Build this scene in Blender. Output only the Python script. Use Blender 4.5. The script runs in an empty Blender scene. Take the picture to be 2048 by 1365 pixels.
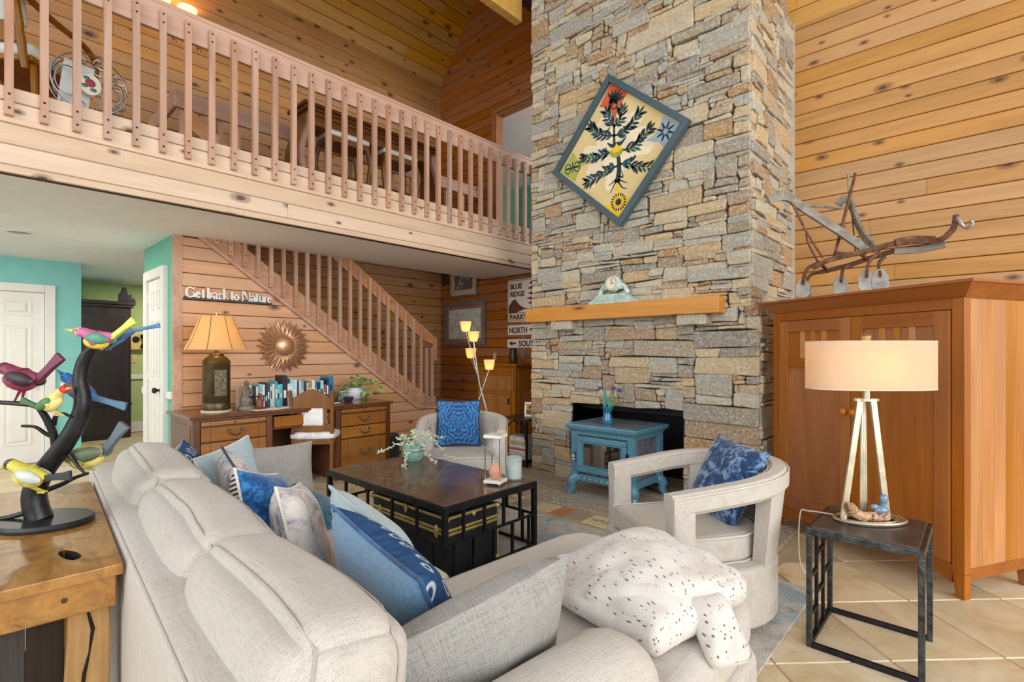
import bpy, bmesh, math, random
from mathutils import Vector, Matrix, noise as mnoise
PI = math.pi
S = bpy.context.scene
COL = S.collection
random.seed(7)
# ---------------------------------------------------------------- camera, world, exposure
CAMH = 1.30
cd = bpy.data.cameras.new('camera'); cam = bpy.data.objects.new('camera', cd); COL.objects.link(cam)
cam.location = (0, 0, CAMH); cam.rotation_euler = (PI/2, 0, math.atan2(941, 1017))
cd.sensor_width = 36; cd.lens = 36*1017/2048; cd.shift_y = 22.5/2048; cd.clip_start = .02
S.camera = cam
S.view_settings.view_transform = 'Standard'; S.view_settings.look = 'None'
S.view_settings.gamma = 1; S.view_settings.use_curve_mapping = False
S.view_settings.exposure = -0.28
w = bpy.data.worlds.new('daylight'); S.world = w; w.use_nodes = True
w.node_tree.nodes['Background'].inputs[0].default_value = (.93, .97, 1, 1)
w.node_tree.nodes['Background'].inputs[1].default_value = 1.15
def area(name, loc, target, sx, sy, power, col=(1, 1, 1)):
    l = bpy.data.lights.new(name, 'AREA'); l.shape = 'RECTANGLE'; l.size = sx; l.size_y = sy; l.energy = power; l.color = col
    o = bpy.data.objects.new(name, l); COL.objects.link(o); o.location = loc
    o.rotation_euler = (Vector(target)-Vector(loc)).to_track_quat('-Z', 'Y').to_euler(); return o
# daylight from the glass wall behind the camera and from the one at its side
area('window_light_rear', (-.5, -7.5, 3.4), (-2.2, 3, 1.8), 9, 5, 540, (1, .985, .96))
area('window_light_side', (7.0, 1.6, 3.0), (-3, 2.2, 1.8), 8, 4.5, 720, (1, .985, .96))

area('far_room_fill_light', (-2.2, 6.8, 4.0), (-5.5, 6.8, 4.2), 2, 1.4, 60, (1, .99, .97))  # unseen fill added to brighten the far room, no window known there

# ---------------------------------------------------------------- helpers
def srgb(*c):
    if len(c) == 1:
        h = c[0].lstrip('#'); c = [int(h[i:i+2], 16) for i in (0, 2, 4)]
    f = lambda v: (v/255/12.92) if v/255 <= .04045 else ((v/255+.055)/1.055)**2.4
    return (f(c[0]), f(c[1]), f(c[2]), 1)
def tag(o, label=None, cat=None, group=None, kind=None):
    if label: o['label'] = label
    if cat: o['category'] = cat
    if group: o['group'] = group
    if kind: o['kind'] = kind
    return o
def empty(name, loc=(0, 0, 0), rz=0, label=None, cat=None, group=None):
    o = bpy.data.objects.new(name, None); COL.objects.link(o); o.location = loc; o.rotation_euler = (0, 0, rz)
    o.empty_display_size = .1
    return tag(o, label, cat, group)
def link(name, me, mat=None, parent=None, mtx=None):
    o = bpy.data.objects.new(name, me); COL.objects.link(o)
    if mat is not None and not me.materials:
        for m in (mat if isinstance(mat, (list, tuple)) else [mat]): me.materials.append(m)
    if parent is not None: o.parent = parent
    if mtx is not None: o.matrix_basis = mtx
    return o
def copy_tree(o, parent=None):
    c = o.copy(); COL.objects.link(c); c.parent = parent
    for ch in o.children: copy_tree(ch, c)
    return c
def softpt(p, h, r, bulge, fn=None, ex=1):
    q = [p[i]*h[i] for i in range(3)]
    inn = [max(-(h[i]-r), min(h[i]-r, q[i])) for i in range(3)]
    d = Vector([q[i]-inn[i] for i in range(3)])
    if d.length > 1e-9: d.normalize()
    o = Vector(inn)+d*r
    for i in range(3):
        a, b = p[(i+1) % 3], p[(i+2) % 3]
        if abs(p[i]) > .6: o[i] += math.copysign(bulge[i]*max(0, (1-a*a)*(1-b*b))**ex, p[i])*min(1, (abs(p[i])-.6)/.4)
    return fn(o) if fn else o
class MB:
    def __init__(s): s.v = []; s.f = []; s.mi = []; s.cur = 0
    def add(s, vs, fs, mtx=None):
        n = len(s.v)
        s.v += [tuple((mtx @ Vector(p)) if mtx is not None else p) for p in vs]
        s.f += [tuple(i+n for i in f) for f in fs]; s.mi += [s.cur]*len(fs); return s
    def box(s, x0, x1, y0, y1, z0, z1, mtx=None):
        vs = [(x, y, z) for z in (z0, z1) for y in (y0, y1) for x in (x0, x1)]
        return s.add(vs, [(0, 2, 3, 1), (4, 5, 7, 6), (0, 1, 5, 4), (2, 6, 7, 3), (0, 4, 6, 2), (1, 3, 7, 5)], mtx)
    def cb(s, c, d, mtx=None):
        return s.box(c[0]-d[0]/2, c[0]+d[0]/2, c[1]-d[1]/2, c[1]+d[1]/2, c[2]-d[2]/2, c[2]+d[2]/2, mtx)
    def bar(s, p, q, wx, wy, up=(0, 0, 1)):
        p = Vector(p); q = Vector(q); d = (q-p); L = d.length; d.normalize(); u = Vector(up)
        if abs(d.dot(u)) > .98: u = Vector((1, 0, 0))
        x = d.cross(u).normalized(); y = x.cross(d).normalized()
        m = Matrix((x, y, d)).transposed().to_4x4(); m.translation = p
        return s.box(-wx/2, wx/2, -wy/2, wy/2, 0, L, m)
    def tube(s, pts, r, n=8, caps=True, closed=False):
        P = [Vector(p) for p in pts]; k = len(P); rr = r if isinstance(r, (list, tuple)) else [r]*k
        ref = None; vs = []
        for i in range(k):
            if closed: t = P[(i+1) % k]-P[i-1]
            else: t = P[min(i+1, k-1)]-P[max(i-1, 0)]
            t.normalize()
            if ref is None: ref = t.orthogonal().normalized()
            ref = (ref-t*ref.dot(t))
            if ref.length < 1e-5: ref = t.orthogonal()
            ref.normalize(); b = t.cross(ref)
            for j in range(n):
                a = 2*PI*j/n; vs.append(P[i]+(ref*math.cos(a)+b*math.sin(a))*rr[i])
        fs = []
        for i in range(k if closed else k-1):
            i2 = (i+1) % k
            for j in range(n): fs.append((i*n+j, i*n+(j+1) % n, i2*n+(j+1) % n, i2*n+j))
        if caps and not closed:
            fs.append(tuple(range(n))[::-1]); fs.append(tuple((k-1)*n+j for j in range(n)))
        return s.add([tuple(v) for v in vs], fs)
    def lathe(s, prof, n=20, c=(0, 0, 0), mtx=None, caps=True, sx=1, sy=1):
        vs = [(c[0]+r*math.cos(2*PI*j/n)*sx, c[1]+r*math.sin(2*PI*j/n)*sy, c[2]+z) for r, z in prof for j in range(n)]
        fs = [(i*n+j, i*n+(j+1) % n, (i+1)*n+(j+1) % n, (i+1)*n+j) for i in range(len(prof)-1) for j in range(n)]
        if caps:
            fs.append(tuple(range(n))[::-1]); fs.append(tuple((len(prof)-1)*n+j for j in range(n)))
        return s.add(vs, fs, mtx)
    def prism(s, poly, z0, z1, mtx=None):
        n = len(poly); a = sum(poly[i][0]*poly[(i+1) % n][1]-poly[(i+1) % n][0]*poly[i][1] for i in range(n))
        if a < 0: poly = poly[::-1]
        vs = [(x, y, z0) for x, y in poly]+[(x, y, z1) for x, y in poly]
        fs = [tuple(range(n))[::-1], tuple(range(n, 2*n))]+[(i, (i+1) % n, n+(i+1) % n, n+i) for i in range(n)]
        return s.add(vs, fs, mtx)
    def ball(s, c, r, n=12, m=8, mtx=None):
        rx, ry, rz = r if isinstance(r, (list, tuple)) else (r, r, r)
        vs = [(c[0], c[1], c[2]-rz)]
        for i in range(1, m):
            a = PI*i/m-PI/2
            for j in range(n):
                vs.append((c[0]+rx*math.cos(a)*math.cos(2*PI*j/n), c[1]+ry*math.cos(a)*math.sin(2*PI*j/n), c[2]+rz*math.sin(a)))
        vs.append((c[0], c[1], c[2]+rz)); N = len(vs)-1
        fs = [(0, 1+(j+1) % n, 1+j) for j in range(n)]
        fs += [(1+i*n+j, 1+i*n+(j+1) % n, 1+(i+1)*n+(j+1) % n, 1+(i+1)*n+j) for i in range(m-2) for j in range(n)]
        fs += [(N, 1+(m-2)*n+j, 1+(m-2)*n+(j+1) % n) for j in range(n)]
        return s.add(vs, fs, mtx)
    def grid(s, fn, nu, nv, closed_u=False):
        vs = [tuple(fn(i/nu, j/nv)) for j in range(nv+1) for i in range(nu+1)]
        k = nu+1
        return s.add(vs, [(j*k+i, j*k+i+1, (j+1)*k+i+1, (j+1)*k+i) for j in range(nv) for i in range(nu)])
    def soft(s, half, r, bulge=(0, 0, 0), n=8, mtx=None, fn=None, ex=1):
        """a rounded, bulging upholstered block"""
        seen = {}; vs = []; fs = []
        def pt(p):
            k = tuple(round(c, 5) for c in p)
            if k in seen: return seen[k]
            seen[k] = len(vs); vs.append(tuple(softpt(p, half, r, bulge, fn, ex))); return seen[k]
        # rounded parts sampled more densely near the edges
        ts = [math.sin((-1+2*i/n)*PI/2*.92)/math.sin(PI/2*.92) for i in range(n+1)]
        for ax in range(3):
            for sg in (-1, 1):
                for i in range(n):
                    for j in range(n):
                        q = []
                        for (a, b) in ((ts[i], ts[j]), (ts[i+1], ts[j]), (ts[i+1], ts[j+1]), (ts[i], ts[j+1])):
                            p = [0, 0, 0]; p[ax] = sg; p[(ax+1) % 3] = a; p[(ax+2) % 3] = b; q.append(pt(p))
                        fs.append(tuple(q) if sg > 0 else tuple(q[::-1]))
        return s.add(vs, fs, mtx)
    def mesh(s, name, smooth=False, mats=None):
        me = bpy.data.meshes.new(name); me.from_pydata(s.v, [], s.f); me.update()
        if mats:
            for m in mats: me.materials.append(m)
            if len(mats) > 1: me.polygons.foreach_set('material_index', s.mi)
        if smooth:
            me.polygons.foreach_set('use_smooth', [True]*len(me.polygons))
            try: me.set_sharp_from_angle(angle=math.radians(smooth if smooth is not True else 40))
            except Exception: pass
        return me
    def build(s, name, mat, parent=None, smooth=False, bevel=0, mtx=None, seg=2, sub=0):
        mats = mat if isinstance(mat, (list, tuple)) else [mat]
        o = link(name, s.mesh(name, smooth, mats), None, parent, mtx)
        if bevel:
            b = o.modifiers.new('bevel', 'BEVEL'); b.width = bevel; b.segments = seg; b.limit_method = 'ANGLE'; b.angle_limit = .6
        if sub:
            b = o.modifiers.new('sub', 'SUBSURF'); b.levels = sub; b.render_levels = sub
        return o
def frame_m(o, u, v):
    """matrix with x along u, y along v, z along u x v, origin o"""
    u = Vector(u).normalized(); v = Vector(v).normalized(); n = u.cross(v)
    m = Matrix((u, v, n)).transposed().to_4x4(); m.translation = Vector(o); return m
def T(x, y, z): return Matrix.Translation((x, y, z))
def Rz(a): return Matrix.Rotation(a, 4, 'Z')
def Rx(a): return Matrix.Rotation(a, 4, 'X')
def Ry(a): return Matrix.Rotation(a, 4, 'Y')
def spline(pts, n=6):
    P = [Vector(p) for p in pts]; out = []
    for i in range(len(P)-1):
        p0, p1, p2, p3 = P[max(i-1, 0)], P[i], P[i+1], P[min(i+2, len(P)-1)]
        for k in range(n):
            t = k/n; out.append(.5*((2*p1)+(p2-p0)*t+(2*p0-5*p1+4*p2-p3)*t*t+(3*p1-p0-3*p2+p3)*t**3))
    out.append(P[-1]); return out

# ---------------------------------------------------------------- materials
class NT:
    def __init__(s, name):
        s.m = bpy.data.materials.new(name); s.m.use_nodes = True; s.t = s.m.node_tree; s.b = s.t.nodes['Principled BSDF']
    def n(s, typ, **kw):
        nd = s.t.nodes.new(typ)
        for k, v in kw.items():
            if k.startswith('_'): setattr(nd, k[1:], v)
            else:
                key = int(k[1:]) if k[0] == 'i' and k[1:].isdigit() else k.replace('__', ' ')
                if isinstance(v, bpy.types.NodeSocket): s.t.links.new(v, nd.inputs[key])
                else: nd.inputs[key].default_value = v
        return nd
    def math(s, op, a, b=0, c=0):
        nd = s.n('ShaderNodeMath', _operation=op, i0=a, i1=b, i2=c); return nd.outputs[0]
    def mix(s, f, a, b, bt='MIX'):
        nd = s.t.nodes.new('ShaderNodeMix'); nd.data_type = 'RGBA'; nd.blend_type = bt
        for k, v in ((0, f), (6, a), (7, b)):
            if isinstance(v, bpy.types.NodeSocket): s.t.links.new(v, nd.inputs[k])
            else: nd.inputs[k].default_value = v
        return nd.outputs[2]
    def ramp(s, f, stops, interp='LINEAR'):
        nd = s.t.nodes.new('ShaderNodeValToRGB'); nd.color_ramp.interpolation = interp; e = nd.color_ramp.elements
        while len(e) < len(stops): e.new(.5)
        for el, (p, c) in zip(e, stops): el.position = p; el.color = c if len(c) == 4 else (*c, 1)
        s.t.links.new(f, nd.inputs[0]); return nd.outputs[0]
    def coord(s, scale=(1, 1, 1), rnd=True, which='Object'):
        tc = s.n('ShaderNodeTexCoord').outputs[which]
        if rnd:
            r = s.n('ShaderNodeObjectInfo').outputs['Random']
            k = s.n('ShaderNodeVectorMath', _operation='SCALE', i0=(37.0, 19.0, 11.0)); s.t.links.new(r, k.inputs[3])
            tc = s.n('ShaderNodeVectorMath', _operation='ADD', i0=tc, i1=k.outputs[0]).outputs[0]
        return s.n('ShaderNodeVectorMath', _operation='MULTIPLY', i0=tc, i1=scale).outputs[0]
    def noise(s, vec, scale, detail=4, rough=.55, dist=0):
        return s.n('ShaderNodeTexNoise', Vector=vec, Scale=scale, Detail=detail, Roughness=rough, Distortion=dist).outputs[0]
    def bump(s, h, st=.3, d=.01):
        nd = s.n('ShaderNodeBump', Strength=st, Distance=d, Height=h); s.t.links.new(nd.outputs[0], s.b.inputs['Normal'])
    def col(s, c): s.t.links.new(c, s.b.inputs['Base Color']) if isinstance(c, bpy.types.NodeSocket) else setattr(s.b.inputs['Base Color'], 'default_value', c); return s
    def set(s, **kw):
        for k, v in kw.items():
            k = k.replace('__', ' ')
            if isinstance(v, bpy.types.NodeSocket): s.t.links.new(v, s.b.inputs[k])
            else: s.b.inputs[k].default_value = v
        return s
def plain(name, c, rough=.6, metal=0, var=.08, vs=6, bump=0, bs=80, **kw):
    t = NT(name); v = t.coord()
    n = t.noise(v, vs, 4)
    c = srgb(c) if isinstance(c, str) else c
    d = tuple(x*(1-2*var) for x in c[:3])+(1,); l = tuple(min(1, x*(1+2*var)) for x in c[:3])+(1,)
    t.col(t.ramp(n, [(.25, d), (.75, l)])); t.set(Roughness=rough, Metallic=metal, **kw)
    if bump: t.bump(t.noise(v, bs, 3), bump, .004)
    return t.m
def wood(name, light, dark, axis=0, rough=.5, knots=True, var=.10, knotcol='#3a1f10', ka=2.6, kc=5.0, g=1.0, coat=0, kd=None):
    t = NT(name); light = srgb(light); dark = srgb(dark)
    def sc(al, ac):
        s = [ac, ac, ac]; s[axis] = al; return tuple(s)
    v1 = t.coord(sc(.6*g, 6*g)); n1 = t.noise(v1, 1.6, 5, .6, .9)
    v2 = t.coord(sc(3*g, 90*g)); n2 = t.noise(v2, 1.0, 2, .5, .2)
    c = t.ramp(n1, [(.25, dark), (.7, light)])
    c = t.mix(t.math('MULTIPLY', t.ramp(n2, [(.4, (0, 0, 0, 1)), (.75, (1, 1, 1, 1))]), .22), c, tuple(x*.72 for x in dark[:3])+(1,))
    if knots:
        vn = t.n('ShaderNodeTexVoronoi', _voronoi_dimensions=kd or ('2D' if axis == 0 else '3D'), Vector=t.coord(sc(ka, kc)), Scale=1.0, Randomness=1.0)
        sx3 = t.n('ShaderNodeSeparateXYZ', Vector=vn.outputs['Color']); gate = t.math('GREATER_THAN', sx3.outputs[0], .5)
        vk = t.math('ADD', t.math('MULTIPLY', vn.outputs['Distance'], t.math('MULTIPLY_ADD', sx3.outputs[1], 1.4, .75)), t.math('MULTIPLY', t.noise(t.coord(sc(14, 40)), 1, 3), .07))
        k = t.ramp(vk, [(.09, (1, 1, 1, 1)), (.125, (.45, .45, .45, 1)), (.14, (.6, .6, .6, 1)), (.22, (.0, .0, .0, 1))])
        c = t.mix(t.math('MULTIPLY', t.math('MULTIPLY', k, gate), .9), c, srgb(knotcol))
    r = t.n('ShaderNodeObjectInfo').outputs['Random']
    hs = t.n('ShaderNodeHueSaturation', Color=c, Value=t.math('MULTIPLY_ADD', r, var*2, 1-var), Saturation=t.math('MULTIPLY_ADD', t.math('FRACT', t.math('MULTIPLY', r, 7.3)), .2, .92))
    t.col(hs.outputs[0]); t.set(Roughness=t.math('MULTIPLY_ADD', n2, .2, rough-.1), Coat__Weight=coat, Coat__Roughness=.25)
    t.bump(t.math('ADD', n2, n1), .12, .004)
    return t.m
def fabric(name, c, c2=None, scale=1, rough=.95, weave=700, st=.5, sheen=.2):
    t = NT(name); c = srgb(c); c2 = srgb(c2) if c2 else tuple(x*.72 for x in c[:3])+(1,)
    v = t.coord()
    n = t.noise(v, 3.5*scale, 4); f = t.noise(v, weave*.5, 2, .6)
    a = t.noise(t.coord((18, 300, 300)), 1, 2); b = t.noise(t.coord((300, 18, 18)), 1, 2)
    h = t.math('ADD', t.math('ADD', a, b), f)
    k = t.math('MULTIPLY_ADD', h, .6, t.math('MULTIPLY', n, .10))
    t.col(t.ramp(k, [(.68, c2), (1.0, c)])); t.set(Roughness=rough, Sheen__Weight=sheen)
    t.bump(h, st, .003); return t.m
def metal(name, c, rough=.4, var=.15, m=1.0, bump=.1, bs=60):
    return plain(name, c, rough, m, var, 14, bump, bs)
def emis(name, c, e, strength, alpha=None):
    t = NT(name); t.col(srgb(c)); t.set(Roughness=.6, Emission__Color=srgb(e), Emission__Strength=strength); return t.m
def glass(name, c=(1, 1, 1, 1), rough=.03, ior=1.45):
    t = NT(name); t.col(c); t.set(Roughness=rough, IOR=ior, Transmission__Weight=1.0); return t.m
def thin(name, c, a):
    t = NT(name); t.col(srgb(c)); t.set(Roughness=.03, Alpha=a, Specular__IOR__Level=.7); return t.m
m_panel = wood('pine_panel_warm_lit', '#deb08a', '#c99a74', 0, .45)  # one pine; each wall's tone has its light and shade put in
m_fascia = wood('pine_fascia_pale_lit', '#e4cab0', '#d3b496', 0, .5)
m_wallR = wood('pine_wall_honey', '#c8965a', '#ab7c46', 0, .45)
m_wallD = wood('pine_wall_amber_shaded', '#a86a36', '#90562a', 0, .4)
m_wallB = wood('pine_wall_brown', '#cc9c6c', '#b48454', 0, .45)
m_ceil = wood('pine_ceiling_yellow', '#dca84e', '#c4923e', 0, .45)
m_rail = wood('pine_rail_rosy', '#d0ab94', '#b28a72', 0, .45, ka=.5, kc=6)
m_railV = wood('pine_baluster_rosy', '#ceA78f', '#aa7f66', 2, .45, knots=False)
m_groove = plain('groove_shadow_gap', '#4a2a14', .8)
m_white = plain('white_trim_paint', '#e6e4df', .45, var=.02)
m_soffit = plain('soffit_paint', '#eef0f2', .8, var=.02, bump=.05)
m_teal = plain('teal_wall_paint', '#88d0cc', .7, var=.02)
m_teal2 = plain('green_teal_wall_paint', '#6cb49e', .7, var=.02)
m_green = plain('olive_green_wall_paint', '#b4c888', .7, var=.02)
m_black = plain('black_iron', '#23252a', .5, .6, .2, 20, .15)
# ---------------------------------------------------------------- structure
XF, XS, XB, YW, ZS, ZF = -4.36, -5.53, -6.56, 5.36, 2.40, 2.92
CX0, CX1, CX1L, CY = -3.60, -1.335, -1.266, 4.21
def struct(name, mb, mat, parent=None, **kw):
    o = mb.build(name, mat, parent, **kw); o['kind'] = 'structure'; return o
def plank(parent, mat, o, u, v, a0, a1, b0, b1, W, Tk=.016, ch=.007, name='plank'):
    """board in the (u,v) plane at o: lower edge from a0 to a1, upper edge from b0 to b1 along u, width W along v"""
    e = .001; g = .0022 if W > .05 else .0003
    def X(y, left):
        t = y/W; return (a0+(b0-a0)*t+e) if left else (a1+(b1-a1)*t-e)
    rows = ((g, 0), (g, Tk-ch), (g+ch*.6, Tk), (W-g-ch*.6, Tk), (W-g, Tk-ch), (W-g, 0))
    x0 = min(a0, b0); vs = []
    for y, z in rows: vs += [(X(y, 1)-x0, y, z), (X(y, 0)-x0, y, z)]
    fs = [(2*i, 2*i+1, 2*i+3, 2*i+2) for i in range(5)]+[(0, 2, 4, 6, 8, 10)[::1], (1, 3, 5, 7, 9, 11)[::-1]]
    me = bpy.data.meshes.new(name); me.from_pydata(vs, [], fs); me.update(); me.materials.append(mat)
    m = frame_m(o, u, v); m.translation = Vector(o)+Vector(u)*x0
    return link(name, me, None, parent, m)
def planks(parent, mat, o, u, v, u0, u1, v0, v1, W, joints=2.4, clip=None, holes=(), Tk=.016):
    r = random.Random(hash((round(u0, 2), round(v0, 2), W)) & 0xffff)
    k = v0; i = 0
    while k < v1-.02:
        h = min(W, v1-k)
        lo0, lo1 = clip(k) if clip else (u0, u1)
        hi0, hi1 = clip(k+h) if clip else (u0, u1)
        segs = [(lo0, lo1, hi0, hi1)]
        for (hu0, hu1, hv0, hv1) in holes:
            if k+h*.5 > hv0 and k+h*.5 < hv1:
                ns = []
                for (a, b, c, d) in segs:
                    if hu0 > min(a, c) and hu0 < b: ns.append((a, hu0, c, hu0))
                    if hu1 < max(b, d) and hu1 > a: ns.append((hu1, b, hu1, d))
                segs = ns
        for (a, b, c, d) in segs:
            if b-a < .01 and d-c < .01: continue
            cuts = []
            x = max(a, c)+r.uniform(.5, joints)
            while x < min(b, d)-.4: cuts.append(x); x += r.uniform(joints*.7, joints*1.4)
            pa, pc = a, c
            for x in cuts:
                plank(parent, mat, Vector(o)+Vector(v)*k, u, v, pa, x, pc, x, h, Tk); pa = pc = x
            plank(parent, mat, Vector(o)+Vector(v)*k, u, v, pa, b, pc, d, h, Tk)
        k += h; i += 1
# floor --------------------------------------------------
def tile_mat(name, c1, c2, c3):
    t = NT(name); v = t.coord(); n = t.noise(v, 3, 6, .65, .8); n2 = t.noise(v, 22, 4, .6)
    c = t.ramp(n, [(.28, srgb(c3)), (.5, srgb(c1)), (.72, srgb(c2))])
    c = t.mix(t.math('MULTIPLY', t.ramp(n2, [(.3, (1, 1, 1, 1)), (.45, (0, 0, 0, 1))]), .3), c, srgb(c3))
    r = t.n('ShaderNodeObjectInfo').outputs['Random']
    t.col(t.n('ShaderNodeHueSaturation', Color=c, Value=t.math('MULTIPLY_ADD', r, .2, .9)).outputs[0]); t.set(Roughness=.42)
    t.bump(n2, .1, .004); return t.m
m_tile = tile_mat('travertine_tile', '#d8c4a0', '#e6d8bc', '#bfa37a')
m_tile2 = tile_mat('terracotta_tile', '#b87a52', '#c88f66', '#9c6440')
m_tile3 = tile_mat('taupe_tile', '#b8a284', '#c8b494', '#9c8868')
m_grout = plain('tile_grout', '#b5a284', .9)
floor = struct('floor', MB().box(-10.6, 3.2, -3.4, 8.2, -.12, -.006), m_grout)
TS = .5; tm = MB()
hs = TS/2-.003; c_ = .004
tm.add([(-hs, -hs, -.006), (hs, -hs, -.006), (hs, hs, -.006), (-hs, hs, -.006), (-hs+c_, -hs+c_, 0), (hs-c_, -hs+c_, 0), (hs-c_, hs-c_, 0), (-hs+c_, hs-c_, 0)],
       [(4, 5, 6, 7), (0, 1, 5, 4), (1, 2, 6, 5), (2, 3, 7, 6), (3, 0, 4, 7)])
tmesh = tm.mesh('tile', mats=[m_tile])
for i in range(-20, 21):
    for j in range(-20, 21):
        x = (i-j)*TS*.7071-.28; y = (i+j)*TS*.7071+.18
        if x < -8.1 or x > 1.0 or y < -.6 or y > YW-.36: continue
        if x < XS+.36 and y > 1.0: continue
        if CX0-.15 < x < -.9 and y > 2.86: continue
        if -3.3 < x < -1.1 and .75 < y < 2.75: continue   # under the rug
        link('tile', tmesh, None, floor, T(x, y, 0) @ Rz(PI/4))
# hall floor tiles stop at the walls; hearth
hearth = MB().box(-3.75, -.95, 3.17, 4.6, -.02, -.003).build('hearth', m_grout)
hearth['kind'] = 'structure'
def stone_tex(name, stops, sc=1, bs=.5, attr=True):
    t = NT(name); v = t.coord(rnd=False) if attr else t.coord()
    if attr: f = t.n('ShaderNodeAttribute', _attribute_name='tint').outputs['Fac']
    else: f = t.n('ShaderNodeObjectInfo').outputs['Random']
    c = t.ramp(f, stops)
    n = t.noise(v, 7*sc, 6, .7, .6); n2 = t.noise(v, 45*sc, 5, .75)
    c = t.mix(t.ramp(n, [(.46, (0, 0, 0, 1)), (.68, (.5, .5, .5, 1))]), c, srgb('#b58c5c'))
    c = t.mix(t.ramp(n2, [(.45, (0, 0, 0, 1)), (.7, (.55, .55, .55, 1))]), c, srgb('#eee8da'))
    c = t.mix(t.ramp(n2, [(.28, (.6, .6, .6, 1)), (.42, (0, 0, 0, 1))]), c, srgb('#5c5546'))
    t.col(c); t.set(Roughness=.88); t.bump(t.math('ADD', n2, t.math('MULTIPLY', n, 1.5)), bs, .02); return t.m
STONE = [(0, srgb('#94968f')), (.2, srgb('#b2ae9e')), (.4, srgb('#c2b596')), (.52, srgb('#bfa272')), (.66, srgb('#9c917c')), (.82, srgb('#85837c')), (.93, srgb('#a8814f')), (1, srgb('#8c6a44'))]
m_stone = stone_tex('fieldstone', STONE)
m_flag = stone_tex('hearth_flagstone', [(0, srgb('#a59c8c')), (1, srgb('#b3a48c'))], .8, .6, False)
m_mortar = plain('recessed_mortar', '#4a4337', .95, bump=.3)
def slab(name, poly, z0, z1, mat, parent, ins=.012):
    n = len(poly); cx = sum(p[0] for p in poly)/n; cy = sum(p[1] for p in poly)/n
    vs = [(x, y, z0) for x, y in poly]+[(x, y, z1-.006) for x, y in poly]
    for x, y in poly:
        d = math.hypot(x-cx, y-cy); k = 1-ins/d; vs.append((cx+(x-cx)*k, cy+(y-cy)*k, z1))
    fs = [(i, (i+1) % n, n+(i+1) % n, n+i) for i in range(n)]+[(n+i, n+(i+1) % n, 2*n+(i+1) % n, 2*n+i) for i in range(n)]+[tuple(range(2*n, 3*n))]
    return MB().add(vs, fs).build(name, mat, parent)
for k, (x0, x1, y0, y1) in enumerate(((-3.74, -2.98, 3.45, 3.98), (-2.97, -1.95, 3.455, 4.2), (-1.94, -.98, 3.46, 4.2), (-3.74, -2.98, 3.99, 4.6), (-2.97, -1.9, 4.21, 4.6))):
    r = random.Random(k); j = lambda: r.uniform(-.012, .012)
    P = []
    for (ax, ay), (bx, by) in (((x0, y0), (x1, y0)), ((x1, y0), (x1, y1)), ((x1, y1), (x0, y1)), ((x0, y1), (x0, y0))):
        for t in (0.03, .35, .68, .97): P.append((ax+(bx-ax)*t+j()*.5, ay+(by-ay)*t+j()*.5))
    slab('hearth_stone', P, -.003, .012, m_flag, hearth)
x = -3.74; k = 0; seq = [(m_tile, .2), (m_tile2, .14), (m_tile3, .19), (m_tile, .22), (m_tile3, .2)]
while x < -1.0:
    m, wd = seq[k % 5]
    tl = slab('border_tile', [(x+.004, 3.22), (x+wd-.004, 3.22), (x+wd-.004, 3.43), (x+.004, 3.43)], -.003, .004, m, hearth, .006)
    if k % 5 == 3:
        g_ = MB()
        for q in range(5):
            xx = x+.05+q*.03; g_.box(xx, xx+.004, 3.3, 3.35, .004, .005); g_.box(xx-.008, xx+.016, 3.3+.012*(q % 3), 3.304+.012*(q % 3), .004, .005)
        g_.build('glyph', m_black, tl)
    x += wd; k += 1
# rear wall (chimney wall) -------------------------------
wr = struct('wall_rear', MB().box(-6.7, -3.2, YW, YW+.1, 0, ZS).box(-6.7, -5.27, YW, YW+.1, ZS, 9).box(-5.27, -3.2, YW, YW+.1, 4.81, 9).box(-5.27, -3.2, YW, YW+.1, ZS, 2.78)
            .box(-1.7, 3.2, YW, YW+.1, 0, 4.5), m_groove)
U, V = (1, 0, 0), (0, 0, 1)
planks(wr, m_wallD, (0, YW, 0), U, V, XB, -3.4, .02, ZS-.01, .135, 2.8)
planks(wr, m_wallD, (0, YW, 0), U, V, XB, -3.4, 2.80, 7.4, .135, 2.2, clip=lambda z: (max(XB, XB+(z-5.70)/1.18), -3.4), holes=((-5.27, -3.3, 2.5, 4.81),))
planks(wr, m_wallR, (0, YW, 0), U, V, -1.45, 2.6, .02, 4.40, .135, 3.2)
tr = struct('trim_1', MB().box(-5.34, -5.27, YW-.03, YW+.1, 2.78, 4.88).box(-5.27, -3.3, YW-.03, YW+.1, 4.81, 4.88).box(-5.275, -5.25, YW-.03, YW+.11, 2.78, 4.81).box(-5.25, -3.3, YW-.03, YW+.11, 4.79, 4.82), m_wallD)
struct('trim_2', MB().box(CX1-.02, CX1+.03, YW-.035, YW, 1.6, 4.4), plain('caulk_strip', '#b8b6ae', .7))
# room beyond the upper opening
struct('wall_far_room', MB().box(-7.5, -2, 8.2, 8.3, 2.6, 5.2).box(-7.6, -7.5, 5.46, 8.3, 2.6, 5.2), m_teal2)
struct('ceiling_far_room', MB().box(-7.6, -2, YW+.1, 8.3, 4.86, 4.96), m_soffit)
struct('floor_far_room', MB().box(-7.6, -2, YW+.1, 8.3, 2.62, 2.72), m_rail)
struct('baseboard_far_room', MB().box(-7.5, -2, 8.17, 8.2, 2.72, 2.9), m_white)
struct('wall_far_bulkhead', MB().add([(-6.52, 7.9, 3.35), (-2, 7.9, 3.35), (-2, 7.9, 4.86), (-5.55, 7.9, 4.5), (-6.52, 8.19, 3.35), (-2, 8.19, 3.35), (-2, 8.19, 4.86), (-5.55, 8.19, 4.5)],
       [(0, 1, 2, 3), (7, 6, 5, 4), (0, 4, 5, 1), (1, 5, 6, 2), (2, 6, 7, 3), (3, 7, 4, 0)]), m_white)
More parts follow.
